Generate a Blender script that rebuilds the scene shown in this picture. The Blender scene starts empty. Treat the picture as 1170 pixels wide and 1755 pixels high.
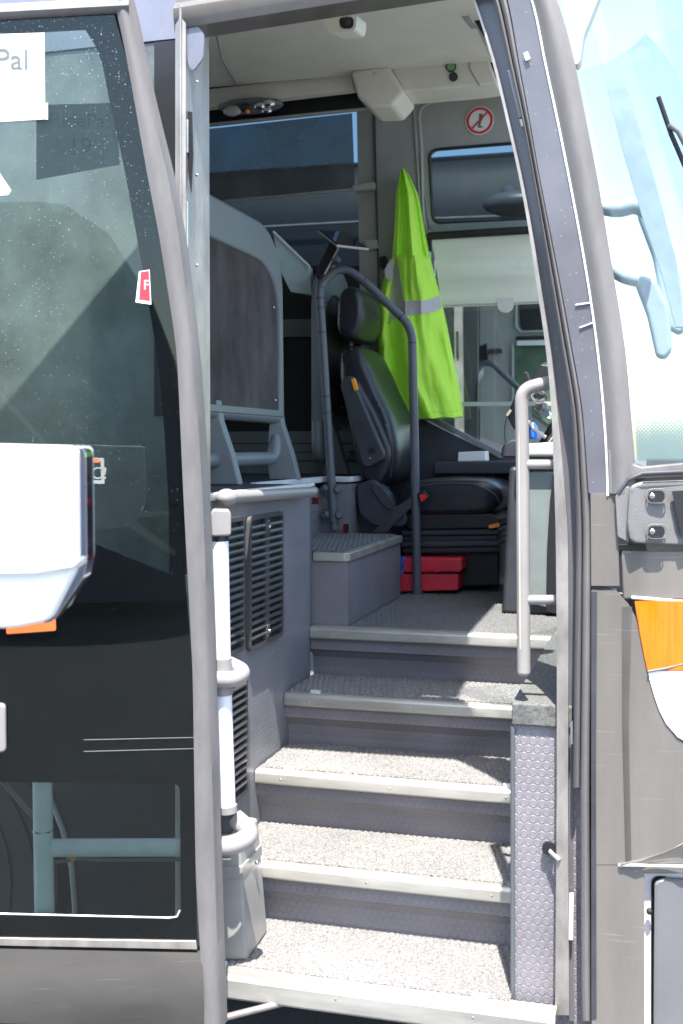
import bpy, bmesh, math, random
from mathutils import Vector, Matrix, noise
random.seed(7)
scene = bpy.context.scene
C = scene.collection
R = math.radians
V = Vector
# ---------------------------------------------------------------- camera geometry
F = 1985.0; TH = math.atan(555.0/F); S_, C_ = math.sin(TH), math.cos(TH)
EYE = 1.78; HOR = 765.0
def ray(u, v):
    m = (u-585)/F; n = (HOR-v)/F
    return V((-S_+C_*m, C_+S_*m, n))
E0 = V((0, 0, EYE))
def PD(u, v, d): return E0+ray(u, v)*d
def PY(u, v, Y): r = ray(u, v); return E0+r*(Y/r.y)
def PX(u, v, X): r = ray(u, v); return E0+r*(X/r.x)
def PZ(u, v, Z): r = ray(u, v); return E0+r*((Z-EYE)/r.z)
def PDoor(u, v, off=0.0):
    m = (u-585)/F
    return PD(u, v, 2.958/(1-.128*m)+off)
DN = (V((-S_, C_, 0))-V((C_, S_, 0))*(.128)).normalized()    # door normal, pointing to the bus
def plan_y(X):
    t = min(max((X+.1)/.5, 0), 1)
    return 2.92+.9*(1-math.sqrt(max(0, 1-t**2.2)))
def PS(u, v, off=0.0):
    Y = 2.92
    for _ in range(12):
        p = PY(u, v, Y+off); Y = plan_y(p.x)
    return PY(u, v, Y+off)
def lerp_poly(poly, v):
    if v <= poly[0][0]:
        a, b = poly[0], poly[1]
    elif v >= poly[-1][0]:
        a, b = poly[-2], poly[-1]
    else:
        for a, b in zip(poly, poly[1:]):
            if a[0] <= v <= b[0]: break
    return a[1]+(b[1]-a[1])*(v-a[0])/(b[0]-a[0])
def smooth_poly(poly, v):            # catmull style smoothing by averaging
    w = 40
    return (lerp_poly(poly, v-w)+2*lerp_poly(poly, v)+lerp_poly(poly, v+w))/4

# ---------------------------------------------------------------- materials
def nmat(name):
    m = bpy.data.materials.new(name); m.use_nodes = True
    nt = m.node_tree; nt.nodes.clear()
    return m, nt
def N(nt, t, **k):
    n = nt.nodes.new(t)
    for a, b in k.items(): setattr(n, a, b)
    return n
def L(nt, a, b): nt.links.new(a, b)
def rgb(c, k=1.0): return (min(1, c[0]*k), min(1, c[1]*k), min(1, c[2]*k), 1)
def mk(name, col, rough=.5, metal=0, var=.12, vs=6, bump=0.0, bs=300, spec=.5, coat=0, dust=0.0, dcol=(.45, .42, .38), stretch=None, rvar=.1, specks=0, scratch=0):
    m, nt = nmat(name)
    out = N(nt, 'ShaderNodeOutputMaterial'); b = N(nt, 'ShaderNodeBsdfPrincipled')
    L(nt, b.outputs[0], out.inputs[0])
    tc = N(nt, 'ShaderNodeTexCoord'); src = tc.outputs['Object']
    if stretch:
        mp = N(nt, 'ShaderNodeMapping'); mp.inputs['Scale'].default_value = stretch
        L(nt, src, mp.inputs[0]); s2 = mp.outputs[0]
    else: s2 = src
    no = N(nt, 'ShaderNodeTexNoise'); no.inputs['Scale'].default_value = vs; no.inputs['Detail'].default_value = 6
    no.inputs['Roughness'].default_value = .65
    L(nt, s2, no.inputs['Vector'])
    mix = N(nt, 'ShaderNodeMix', data_type='RGBA')
    mix.inputs[6].default_value = rgb(col, 1-var); mix.inputs[7].default_value = rgb(col, 1+var)
    mr = N(nt, 'ShaderNodeMapRange'); mr.inputs[1].default_value = .35; mr.inputs[2].default_value = .65
    L(nt, no.outputs[0], mr.inputs[0]); L(nt, mr.outputs[0], mix.inputs[0])
    colout = mix.outputs[2]
    if dust > 0:
        n2 = N(nt, 'ShaderNodeTexNoise'); n2.inputs['Scale'].default_value = 2.5; n2.inputs['Detail'].default_value = 9; n2.inputs['Roughness'].default_value = .7
        L(nt, s2, n2.inputs['Vector'])
        r2 = N(nt, 'ShaderNodeMapRange'); r2.inputs[1].default_value = .3; r2.inputs[2].default_value = .75; r2.inputs[3].default_value = dust*.35; r2.inputs[4].default_value = dust
        L(nt, n2.outputs[0], r2.inputs[0])
        mx = N(nt, 'ShaderNodeMix', data_type='RGBA'); mx.inputs[7].default_value = rgb(dcol)
        L(nt, r2.outputs[0], mx.inputs[0]); L(nt, colout, mx.inputs[6]); colout = mx.outputs[2]
    if specks:
        vo = N(nt, 'ShaderNodeTexVoronoi'); vo.inputs['Scale'].default_value = 60
        L(nt, src, vo.inputs['Vector'])
        lt = N(nt, 'ShaderNodeMath', operation='LESS_THAN'); lt.inputs[1].default_value = specks
        L(nt, vo.outputs['Distance'], lt.inputs[0])
        mx = N(nt, 'ShaderNodeMix', data_type='RGBA'); mx.inputs[7].default_value = (.5, .48, .45, 1)
        L(nt, lt.outputs[0], mx.inputs[0]); L(nt, colout, mx.inputs[6]); colout = mx.outputs[2]
    if scratch:
        mp2 = N(nt, 'ShaderNodeMapping'); mp2.inputs['Scale'].default_value = (3, 3, 130); mp2.inputs['Rotation'].default_value = (0, R(6), 0); L(nt, src, mp2.inputs[0])
        n4 = N(nt, 'ShaderNodeTexNoise'); n4.inputs['Scale'].default_value = 1.6; n4.inputs['Detail'].default_value = 3; L(nt, mp2.outputs[0], n4.inputs['Vector'])
        r4 = N(nt, 'ShaderNodeMapRange'); r4.inputs[1].default_value = .66; r4.inputs[2].default_value = .76; r4.inputs[4].default_value = scratch; L(nt, n4.outputs[0], r4.inputs[0])
        m4 = N(nt, 'ShaderNodeMix', data_type='RGBA'); m4.inputs[7].default_value = (.5, .48, .45, 1); L(nt, r4.outputs[0], m4.inputs[0]); L(nt, colout, m4.inputs[6]); colout = m4.outputs[2]
    L(nt, colout, b.inputs['Base Color'])
    rr = N(nt, 'ShaderNodeMapRange'); rr.inputs[3].default_value = max(.02, rough-rvar); rr.inputs[4].default_value = min(1, rough+rvar)
    L(nt, no.outputs[0], rr.inputs[0]); L(nt, rr.outputs[0], b.inputs['Roughness'])
    b.inputs['Metallic'].default_value = metal
    b.inputs['Specular IOR Level'].default_value = spec
    b.inputs['Coat Weight'].default_value = coat; b.inputs['Coat Roughness'].default_value = .06
    if bump > 0:
        nb = N(nt, 'ShaderNodeTexNoise'); nb.inputs['Scale'].default_value = bs; nb.inputs['Detail'].default_value = 3
        L(nt, s2, nb.inputs['Vector'])
        bp = N(nt, 'ShaderNodeBump'); bp.inputs['Strength'].default_value = min(1, bump); bp.inputs['Distance'].default_value = .002
        L(nt, nb.outputs[0], bp.inputs['Height']); L(nt, bp.outputs[0], b.inputs['Normal'])
    return m
def coin_mat(name, col, ax, ay, pitch=.023, rough=.42):
    """vinyl with raised coins; ax, ay = which object axes carry the pattern"""
    m, nt = nmat(name)
    out = N(nt, 'ShaderNodeOutputMaterial'); b = N(nt, 'ShaderNodeBsdfPrincipled'); L(nt, b.outputs[0], out.inputs[0])
    tc = N(nt, 'ShaderNodeTexCoord'); sp = N(nt, 'ShaderNodeSeparateXYZ'); L(nt, tc.outputs['Object'], sp.inputs[0])
    def M(op, a, bb=None, c=None):
        n = N(nt, 'ShaderNodeMath', operation=op)
        for i, x in enumerate((a, bb, c)):
            if x is None: continue
            if isinstance(x, (int, float)): n.inputs[i].default_value = x
            else: L(nt, x, n.inputs[i])
        return n.outputs[0]
    x = M('MULTIPLY', sp.outputs[ax], 1/pitch); y = M('MULTIPLY', sp.outputs[ay], 1/(pitch*.866))
    row = M('FLOOR', y); fy = M('SUBTRACT', M('FRACT', y), .5)
    fx = M('SUBTRACT', M('FRACT', M('ADD', x, M('MULTIPLY', row, .5))), .5)
    fy = M('MULTIPLY', fy, .866)
    d = M('SQRT', M('ADD', M('MULTIPLY', fx, fx), M('MULTIPLY', fy, fy)))
    ring = N(nt, 'ShaderNodeMapRange', interpolation_type='SMOOTHSTEP')
    L(nt, M('ABSOLUTE', M('SUBTRACT', d, .36)), ring.inputs[0]); ring.inputs[1].default_value = 0; ring.inputs[2].default_value = .075; ring.inputs[3].default_value = 1; ring.inputs[4].default_value = 0
    disc = N(nt, 'ShaderNodeMapRange', interpolation_type='SMOOTHSTEP')
    L(nt, d, disc.inputs[0]); disc.inputs[1].default_value = .36; disc.inputs[2].default_value = .44; disc.inputs[3].default_value = .45; disc.inputs[4].default_value = 0
    h = M('MAXIMUM', ring.outputs[0], disc.outputs[0])
    bp = N(nt, 'ShaderNodeBump'); bp.inputs['Strength'].default_value = .75; bp.inputs['Distance'].default_value = .0016
    L(nt, h, bp.inputs['Height']); L(nt, bp.outputs[0], b.inputs['Normal'])
    no = N(nt, 'ShaderNodeTexNoise'); no.inputs['Scale'].default_value = 5; no.inputs['Detail'].default_value = 8; L(nt, tc.outputs['Object'], no.inputs['Vector'])
    mix = N(nt, 'ShaderNodeMix', data_type='RGBA'); mix.inputs[6].default_value = rgb(col, .6); mix.inputs[7].default_value = rgb(col, 1.35)
    L(nt, no.outputs[0], mix.inputs[0])
    mx2 = N(nt, 'ShaderNodeMix', data_type='RGBA'); mx2.inputs[7].default_value = rgb(col, 1.35)
    L(nt, M('MULTIPLY', h, .35), mx2.inputs[0]); L(nt, mix.outputs[2], mx2.inputs[6])
    L(nt, mx2.outputs[2], b.inputs['Base Color'])
    b.inputs['Roughness'].default_value = rough
    return m
def carpet_mat(name, col):
    m, nt = nmat(name)
    out = N(nt, 'ShaderNodeOutputMaterial'); b = N(nt, 'ShaderNodeBsdfPrincipled'); L(nt, b.outputs[0], out.inputs[0])
    tc = N(nt, 'ShaderNodeTexCoord')
    vo = N(nt, 'ShaderNodeTexVoronoi'); vo.inputs['Scale'].default_value = 190; L(nt, tc.outputs['Object'], vo.inputs['Vector'])
    no = N(nt, 'ShaderNodeTexNoise'); no.inputs['Scale'].default_value = 320; no.inputs['Detail'].default_value = 2; L(nt, tc.outputs['Object'], no.inputs['Vector'])
    n2 = N(nt, 'ShaderNodeTexNoise'); n2.inputs['Scale'].default_value = 4; n2.inputs['Detail'].default_value = 6; L(nt, tc.outputs['Object'], n2.inputs['Vector'])
    r = N(nt, 'ShaderNodeValToRGB'); e = r.color_ramp.elements
    e[0].position = .33; e[0].color = rgb(col, .6); e[1].position = .66; e[1].color = rgb(col, 1.5)
    k = r.color_ramp.elements.new(.5); k.color = rgb(col, 1.0)
    L(nt, no.outputs[0], r.inputs[0])
    mx = N(nt, 'ShaderNodeMix', data_type='RGBA', blend_type='MULTIPLY'); mx.inputs[0].default_value = .55
    L(nt, r.outputs[0], mx.inputs[6]); L(nt, vo.outputs['Color'], mx.inputs[7])
    hs = N(nt, 'ShaderNodeHueSaturation'); hs.inputs['Saturation'].default_value = .25; L(nt, mx.outputs[2], hs.inputs['Color'])
    mr = N(nt, 'ShaderNodeMapRange'); mr.inputs[3].default_value = .95; mr.inputs[4].default_value = 1.7; L(nt, n2.outputs[0], mr.inputs[0]); L(nt, mr.outputs[0], hs.inputs['Value'])
    L(nt, hs.outputs[0], b.inputs['Base Color'])
    b.inputs['Roughness'].default_value = 1; b.inputs['Specular IOR Level'].default_value = .1
    bp = N(nt, 'ShaderNodeBump'); bp.inputs['Strength'].default_value = .8; bp.inputs['Distance'].default_value = .003
    L(nt, vo.outputs['Distance'], bp.inputs['Height']); L(nt, bp.outputs[0], b.inputs['Normal'])
    return m
def glass_mat(name, tint, refl=1.0, specks=0.0, ior=1.5, haze=0.0, hcol=(.5, .6, .6), gcol=None, fk=1.0):
    m, nt = nmat(name)
    out = N(nt, 'ShaderNodeOutputMaterial')
    tr = N(nt, 'ShaderNodeBsdfTransparent'); tr.inputs[0].default_value = rgb(tint)
    gl = N(nt, 'ShaderNodeBsdfGlossy'); gl.inputs['Roughness'].default_value = .015; gl.inputs[0].default_value = rgb(gcol) if gcol else (refl, refl, refl, 1)
    fr = N(nt, 'ShaderNodeFresnel'); fr.inputs[0].default_value = ior
    ms = N(nt, 'ShaderNodeMixShader'); fm_ = N(nt, 'ShaderNodeMath', operation='MULTIPLY'); fm_.inputs[1].default_value = fk; L(nt, fr.outputs[0], fm_.inputs[0]); L(nt, fm_.outputs[0], ms.inputs[0]); L(nt, tr.outputs[0], ms.inputs[1]); L(nt, gl.outputs[0], ms.inputs[2])
    last = ms.outputs[0]
    if haze or specks:
        tc = N(nt, 'ShaderNodeTexCoord'); df = N(nt, 'ShaderNodeBsdfDiffuse'); df.inputs[0].default_value = rgb(hcol)
        n1 = N(nt, 'ShaderNodeTexNoise'); n1.inputs['Scale'].default_value = 3.0; n1.inputs['Detail'].default_value = 8; L(nt, tc.outputs['Object'], n1.inputs['Vector'])
        mr = N(nt, 'ShaderNodeMapRange'); mr.inputs[1].default_value = .35; mr.inputs[2].default_value = .7; mr.inputs[3].default_value = haze*.4; mr.inputs[4].default_value = haze*1.5; L(nt, n1.outputs[0], mr.inputs[0])
        fac = mr.outputs[0]
        if specks:
            vo = N(nt, 'ShaderNodeTexVoronoi'); vo.inputs['Scale'].default_value = 150; vo.inputs['Randomness'].default_value = 1; L(nt, tc.outputs['Object'], vo.inputs['Vector'])
            n3 = N(nt, 'ShaderNodeTexNoise'); n3.inputs['Scale'].default_value = 2.2; L(nt, tc.outputs['Object'], n3.inputs['Vector'])
            md = N(nt, 'ShaderNodeMapRange'); md.inputs[1].default_value = .15; md.inputs[2].default_value = .6; md.inputs[3].default_value = specks*.1; md.inputs[4].default_value = specks; spz = N(nt, 'ShaderNodeSeparateXYZ'); L(nt, tc.outputs['Object'], spz.inputs[0])
            mz = N(nt, 'ShaderNodeMapRange'); mz.inputs[1].default_value = 1.5; mz.inputs[2].default_value = 2.6; mz.inputs[3].default_value = .45; mz.inputs[4].default_value = 1.0; L(nt, spz.outputs[2], mz.inputs[0])
            mm_ = N(nt, 'ShaderNodeMath', operation='MULTIPLY'); L(nt, n3.outputs[0], mm_.inputs[0]); L(nt, mz.outputs[0], mm_.inputs[1]); L(nt, mm_.outputs[0], md.inputs[0])
            lt = N(nt, 'ShaderNodeMath', operation='LESS_THAN'); L(nt, vo.outputs['Distance'], lt.inputs[0]); L(nt, md.outputs[0], lt.inputs[1])
            ml = N(nt, 'ShaderNodeMath', operation='MULTIPLY'); L(nt, lt.outputs[0], ml.inputs[0])
            sc = N(nt, 'ShaderNodeSeparateColor'); L(nt, vo.outputs['Color'], sc.inputs[0])
            g2 = N(nt, 'ShaderNodeMath', operation='POWER'); g2.inputs[1].default_value = 3.5; L(nt, sc.outputs[0], g2.inputs[0]); L(nt, g2.outputs[0], ml.inputs[1])
            ad = N(nt, 'ShaderNodeMath', operation='ADD', use_clamp=True); L(nt, ml.outputs[0], ad.inputs[0]); L(nt, fac, ad.inputs[1]); fac = ad.outputs[0]
        m2 = N(nt, 'ShaderNodeMixShader'); L(nt, fac, m2.inputs[0]); L(nt, last, m2.inputs[1]); L(nt, df.outputs[0], m2.inputs[2]); last = m2.outputs[0]
    L(nt, last, out.inputs[0])
    return m
def frit_mat(name):
    """windscreen bottom edge: black ceramic dots that grow towards the bottom"""
    m, nt = nmat(name)
    out = N(nt, 'ShaderNodeOutputMaterial')
    tr = N(nt, 'ShaderNodeBsdfTransparent'); tr.inputs[0].default_value = (.95, 1, .98, 1)
    df = N(nt, 'ShaderNodeBsdfDiffuse'); df.inputs[0].default_value = (.12, .2, .2, 1)
    tc = N(nt, 'ShaderNodeTexCoord'); sp = N(nt, 'ShaderNodeSeparateXYZ'); L(nt, tc.outputs['Object'], sp.inputs[0])
    cb = N(nt, 'ShaderNodeCombineXYZ')
    a = N(nt, 'ShaderNodeMath', operation='ADD'); L(nt, sp.outputs[0], a.inputs[0]); L(nt, sp.outputs[2], a.inputs[1])
    s = N(nt, 'ShaderNodeMath', operation='SUBTRACT'); L(nt, sp.outputs[0], s.inputs[0]); L(nt, sp.outputs[2], s.inputs[1])
    L(nt, a.outputs[0], cb.inputs[0]); L(nt, s.outputs[0], cb.inputs[1])
    vo = N(nt, 'ShaderNodeTexVoronoi', voronoi_dimensions='2D'); vo.inputs['Scale'].default_value = 110; vo.inputs['Randomness'].default_value = 0
    L(nt, cb.outputs[0], vo.inputs['Vector'])
    mr = N(nt, 'ShaderNodeMapRange'); mr.inputs[1].default_value = 1.88; mr.inputs[2].default_value = 1.79; mr.inputs[3].default_value = 0; mr.inputs[4].default_value = .72
    L(nt, sp.outputs[2], mr.inputs[0])
    lt = N(nt, 'ShaderNodeMath', operation='LESS_THAN'); L(nt, vo.outputs['Distance'], lt.inputs[0]); L(nt, mr.outputs[0], lt.inputs[1])
    ml = N(nt, 'ShaderNodeMath', operation='MULTIPLY'); ml.inputs[1].default_value = .7; L(nt, lt.outputs[0], ml.inputs[0])
    ms = N(nt, 'ShaderNodeMixShader'); L(nt, ml.outputs[0], ms.inputs[0]); L(nt, tr.outputs[0], ms.inputs[1]); L(nt, df.outputs[0], ms.inputs[2])
    L(nt, ms.outputs[0], out.inputs[0])
    return m

MAT = dict(
 asphalt=mk('asphalt', (.055, .06, .075), .85, var=.5, vs=90, bump=1, bs=160, dust=.12),
 paint=mk('black_paint', (.09, .083, .076), .2, var=.15, coat=.6, scratch=.3, dust=.4, rvar=.08, dcol=(.31, .285, .255), stretch=(1, 1, .25)),
 paintbluesky=mk('blue_paint_and_sky', (.13, .14, .19), .3, coat=.5, dust=.15, bump=.05, specks=.05),
 rubber=mk('faded_rubber', (.105, .1, .103), .6, var=.18, vs=10, bump=.25, bs=120, stretch=(1, 1, .3), dust=.15),
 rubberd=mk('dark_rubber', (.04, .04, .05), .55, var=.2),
 pillar=mk('pillar_paint', (.085, .086, .105), .35, var=.12, coat=.4, specks=.06, dust=.1),
 alu=mk('worn_aluminium', (.34, .32, .3), .42, metal=.6, var=.25, vs=14, bump=.15, bs=90, dust=.25, dcol=(.3, .25, .2), stretch=(1, 1, .4)),
 nosing=mk('aluminium_nosing', (.47, .46, .42), .38, metal=.55, var=.2, vs=14, bump=.12, bs=60, stretch=(.2, 1, 1), dust=.2, dcol=(.25, .22, .18)),
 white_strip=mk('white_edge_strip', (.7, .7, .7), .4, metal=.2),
 coinxz=coin_mat('coin_vinyl_front', (.19, .18, .195), 0, 2),
 coinyz=coin_mat('coin_vinyl_side', (.19, .19, .205), 1, 2),
 coinxy=coin_mat('coin_vinyl_top', (.17, .18, .21), 0, 1),
 vinyl=mk('plain_grey_vinyl', (.2, .2, .22), .5, bump=.3, bs=250),
 carpet=carpet_mat('step_carpet', (.19, .165, .142)),
 carpetd=carpet_mat('cab_carpet', (.11, .115, .11)),
 cream=mk('cream_plastic', (.72, .69, .59), .5, var=.05),
 grey=mk('warm_grey_panel', (.33, .33, .31), .55, var=.06, bump=.1),
 lgrey=mk('pale_grey_trim', (.4, .4, .38), .5, var=.05),
 dgrey=mk('dark_grey_plastic', (.035, .037, .045), .5, var=.15, bump=.2, bs=400),
 black=mk('black_plastic', (.012, .012, .014), .45),
 rail=mk('grey_rail', (.085, .095, .11), .42, var=.08, bump=.15, bs=500),
 railg=mk('pale_rail', (.25, .235, .225), .42, var=.08, bump=.08, bs=400),
 railw=mk('white_rail', (.78, .78, .84), .35, var=.03),
 knuckle=mk('pale_plastic', (.25, .24, .235), .4, var=.05),
 beige=mk('beige_insert', (.85, .7, .5), .5),
 grille=mk('grille_plastic', (.06, .06, .06), .4, var=.2),
 frame=mk('blue_grey_frame', (.15, .17, .18), .42, var=.06),
 felt=mk('dark_felt', (.085, .075, .075), .95, var=.3, vs=5, bump=.3, bs=500, spec=.05, stretch=(1, 1, .6)),
 leather=mk('black_leather', (.02, .021, .026), .3, var=.2, bump=.35, bs=180),
 hivis=mk('hi_vis_cloth', (.62, 1, .1), .75, var=.04, bump=.3, bs=500, vs=5),
 silver=mk('reflective_tape', (.42, .4, .39), .5, var=.08),
 red=mk('red_plastic', (.62, .03, .05), .45, var=.1, vs=12),
 redsign=mk('red_print', (.6, .03, .04), .4, var=.04),
 redbtn=mk('red_button', (.8, .02, .02), .35),
 blue=mk('blue_cloth', (.05, .14, .45), .9, bump=.4, bs=150),
 bluebot=mk('blue_bottle', (.03, .15, .7), .2),
 white=mk('white_paper', (.8, .82, .8), .6, var=.03),
 ink=mk('grey_ink', (.12, .14, .14), .6),
 ghost=mk('grey_sheet', (.2, .21, .19), .7, var=.15),
 orange=mk('orange_plastic', (.85, .32, .02), .4),
 amber=mk('amber_lens', (.85, .165, .004), .12, var=.15, vs=25, coat=.8, stretch=(6, 6, .3)),
 amberd=mk('dark_amber_lens', (.55, .12, .03), .25, coat=.3),
 chrome=mk('chrome', (.93, .93, .93), .06, metal=1, var=.03, rvar=.03),
 whitegloss=mk('white_gloss', (.86, .86, .86), .18, var=.02, coat=.8),
 lampglass=mk('headlamp_lens', (.9, .9, .9), .12, var=.04, coat=.8),
 tyre=mk('tyre_rubber', (.02, .02, .02), .8, bump=.5, bs=60),
 blind=mk('cream_blind', (.92, .9, .8), .8, var=.05, vs=3, bump=.3, bs=150, stretch=(.3, 1, 4)),
 bracket=mk('mirror_bracket_plastic', (.12, .12, .125), .55, var=.1, bump=.5, bs=350, dust=.2),
 flap=mk('grey_flap', (.13, .13, .135), .4, var=.06, coat=.2),
 steel=mk('bolt_steel', (.6, .6, .6), .25, metal=1),
 tape=mk('ruby_reflector', (.08, .005, .005), .3),
 navy=mk('neighbour_paint', (.008, .009, .012), .5, coat=.0, spec=.3),
 doorglass=glass_mat('tinted_door_glass', (.72, .79, .77), specks=.2, haze=.003, hcol=(.5, .56, .56), gcol=(.6, .62, .61)),
 screenglass=glass_mat('windscreen_glass', (.84, .89, .91), fk=.22, haze=.08, specks=.05, hcol=(.5, .58, .62), ior=1.16),
 winglass=glass_mat('dark_window_glass', (.42, .5, .54)),
 clearglass=glass_mat('clear_glass', (.85, .92, .9)),
 mesh=glass_mat('blind_mesh', (.42, .46, .48), refl=.05, haze=.3, hcol=(.3, .32, .33)),
 frit=frit_mat('dotted_edge_print'),
 tealpanel=mk('teal_grey_trim', (.17, .2, .195), .5, var=.1),
 mirrorblue=mk('far_mirror_shell', (.3, .38, .42), .4),
 lcd=mk('glossy_screen', (.01, .012, .015), .05, rvar=.02),
 tabp=mk('translucent_tab', (.6, .6, .52), .3),
 tealrail=mk('door_arm_paint', (.8, .8, .8), .4),
 feltgrey=mk('grey_felt', (.12, .12, .115), .95, var=.35, vs=90, bump=.6, bs=300, spec=.1),
 shadedwin=mk('shaded_side_window', (.14, .155, .15), .3, var=.5, vs=2, coat=.3),
 teallit=mk('lit_teal_panel', (.5, .66, .68), .4),  # brighter teal trim, with the light on the panel put into its colour
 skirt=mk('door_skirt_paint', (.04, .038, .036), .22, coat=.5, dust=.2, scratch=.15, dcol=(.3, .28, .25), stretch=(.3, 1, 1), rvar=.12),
)

def cloth_glow(m, k=.5):
    nt = m.node_tree; b = [n for n in nt.nodes if n.type == 'BSDF_PRINCIPLED'][0]; out = [n for n in nt.nodes if n.type == 'OUTPUT_MATERIAL'][0]
    t = N(nt, 'ShaderNodeBsdfTranslucent'); src = b.inputs['Base Color'].links[0].from_socket; L(nt, src, t.inputs[0])
    ms = N(nt, 'ShaderNodeMixShader'); ms.inputs[0].default_value = k; L(nt, b.outputs[0], ms.inputs[1]); L(nt, t.outputs[0], ms.inputs[2]); L(nt, ms.outputs[0], out.inputs[0])
cloth_glow(MAT['blind'], .7); cloth_glow(MAT['hivis'], .25); cloth_glow(MAT['white'], .1)
# the printed black edge of the glass keeps the dust specks
MAT['fritblack'] = mk('black_glass_edge', (.006, .006, .006), .5, var=.2, spec=.1, specks=.035, dust=.012, dcol=(.3, .3, .3))

# ---------------------------------------------------------------- mesh helpers
class MB:
    def __init__(s): s.v = []; s.f = []
    def add(s, vs, fs):
        o = len(s.v); s.v += [V(p) for p in vs]; s.f += [tuple(i+o for i in f) for f in fs]; return s
    def box(s, x0, x1, y0, y1, z0, z1):
        p = [(x0, y0, z0), (x1, y0, z0), (x1, y1, z0), (x0, y1, z0), (x0, y0, z1), (x1, y0, z1), (x1, y1, z1), (x0, y1, z1)]
        return s.add(p, [(0, 3, 2, 1), (4, 5, 6, 7), (0, 1, 5, 4), (1, 2, 6, 5), (2, 3, 7, 6), (3, 0, 4, 7)])
    def prism(s, pts, vec):
        pts = [V(p) for p in pts]; vec = V(vec); n = len(pts)
        return s.add(pts+[p+vec for p in pts], [tuple(range(n-1, -1, -1)), tuple(range(n, 2*n))]+[(i, (i+1) % n, n+(i+1) % n, n+i) for i in range(n)])
    def ring(s, outer, inner, vec):
        n = len(outer); vec = V(vec)
        o = [V(p) for p in outer]; i_ = [V(p) for p in inner]
        vs = o+i_+[p+vec for p in o]+[p+vec for p in i_]
        fs = []
        for k in range(n):
            j = (k+1) % n
            fs += [(k, j, n+j, n+k), (2*n+j, 2*n+k, 3*n+k, 3*n+j), (j, k, 2*n+k, 2*n+j), (n+k, n+j, 3*n+j, 3*n+k)]
        return s.add(vs, fs)
    def grid(s, rows, vec=None):
        nr = len(rows); nc = len(rows[0]); vs = [p for r in rows for p in r]
        fs = [(i*nc+j, i*nc+j+1, (i+1)*nc+j+1, (i+1)*nc+j) for i in range(nr-1) for j in range(nc-1)]
        if vec is None: return s.add(vs, fs)
        n = len(vs); vec = V(vec); vs2 = vs+[V(p)+vec for p in vs]
        fs2 = fs+[tuple(n+k for k in reversed(f)) for f in fs]
        border = [j for j in range(nc)]+[i*nc+nc-1 for i in range(1, nr)]+[(nr-1)*nc+j for j in range(nc-2, -1, -1)]+[i*nc for i in range(nr-2, 0, -1)]
        for a, b in zip(border, border[1:]+border[:1]): fs2.append((b, a, n+a, n+b))
        return s.add(vs2, fs2)
    def tube(s, path, r, n=14, cap=True):
        path = [V(p) for p in path]; rings = []; up = None
        for i, p in enumerate(path):
            t = (path[min(i+1, len(path)-1)]-path[max(i-1, 0)]).normalized()
            if up is None:
                up = V((0, 0, 1)) if abs(t.z) < .9 else V((1, 0, 0))
            a = t.cross(up).normalized(); up = a.cross(t).normalized()
            rr = r[i] if isinstance(r, (list, tuple)) else r
            rings.append([p+(a*math.cos(2*math.pi*k/n)+up*math.sin(2*math.pi*k/n))*rr for k in range(n)])
        vs = [q for g in rings for q in g]; fs = []
        for i in range(len(path)-1):
            for k in range(n):
                j = (k+1) % n; fs.append((i*n+k, i*n+j, (i+1)*n+j, (i+1)*n+k))
        if cap: fs += [tuple(range(n-1, -1, -1)), tuple(range((len(path)-1)*n, len(path)*n))]
        return s.add(vs, fs)
    def ball(s, c, r, n=12, sc=(1, 1, 1)):
        c = V(c); vs = []; fs = []
        m = n//2+2
        for i in range(m+1):
            ph = math.pi*i/m
            for k in range(n):
                a = 2*math.pi*k/n
                vs.append(c+V((math.sin(ph)*math.cos(a)*r*sc[0], math.sin(ph)*math.sin(a)*r*sc[1], math.cos(ph)*r*sc[2])))
        for i in range(m):
            for k in range(n):
                j = (k+1) % n; fs.append((i*n+k, i*n+j, (i+1)*n+j, (i+1)*n+k))
        return s.add(vs, fs)
    def disc(s, c, axis, r, t, n=28, r2=None):
        c = V(c); axis = V(axis).normalized()
        return s.tube([c, c+axis*t], [r, r2 or r], n)
def bez(pts, r=.05, n=6):
    """polyline with rounded corners of radius r"""
    pts = [V(p) for p in pts]; out = [pts[0]]
    for a, b, c in zip(pts, pts[1:], pts[2:]):
        d1 = (a-b); d2 = (c-b); k = min(r, d1.length*.48, d2.length*.48)
        p, q = b+d1.normalized()*k, b+d2.normalized()*k
        for i in range(n+1):
            t = i/n; out.append(p*(1-t)**2+b*2*t*(1-t)+q*t*t)
    out.append(pts[-1]); return out
def rpoly(pts, r=10, n=5):
    """rounded closed 2-D polygon in pixels"""
    P = [V((p[0], p[1], 0)) for p in pts]; out = []; m = len(P)
    for i in range(m):
        a, b, c = P[i-1], P[i], P[(i+1) % m]
        d1, d2 = a-b, c-b; k = min(r, d1.length*.45, d2.length*.45)
        p, q = b+d1.normalized()*k, b+d2.normalized()*k
        for j in range(n+1):
            t = j/n; w = p*(1-t)**2+b*2*t*(1-t)+q*t*t; out.append((w.x, w.y))
    return out
ORG = {}
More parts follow.
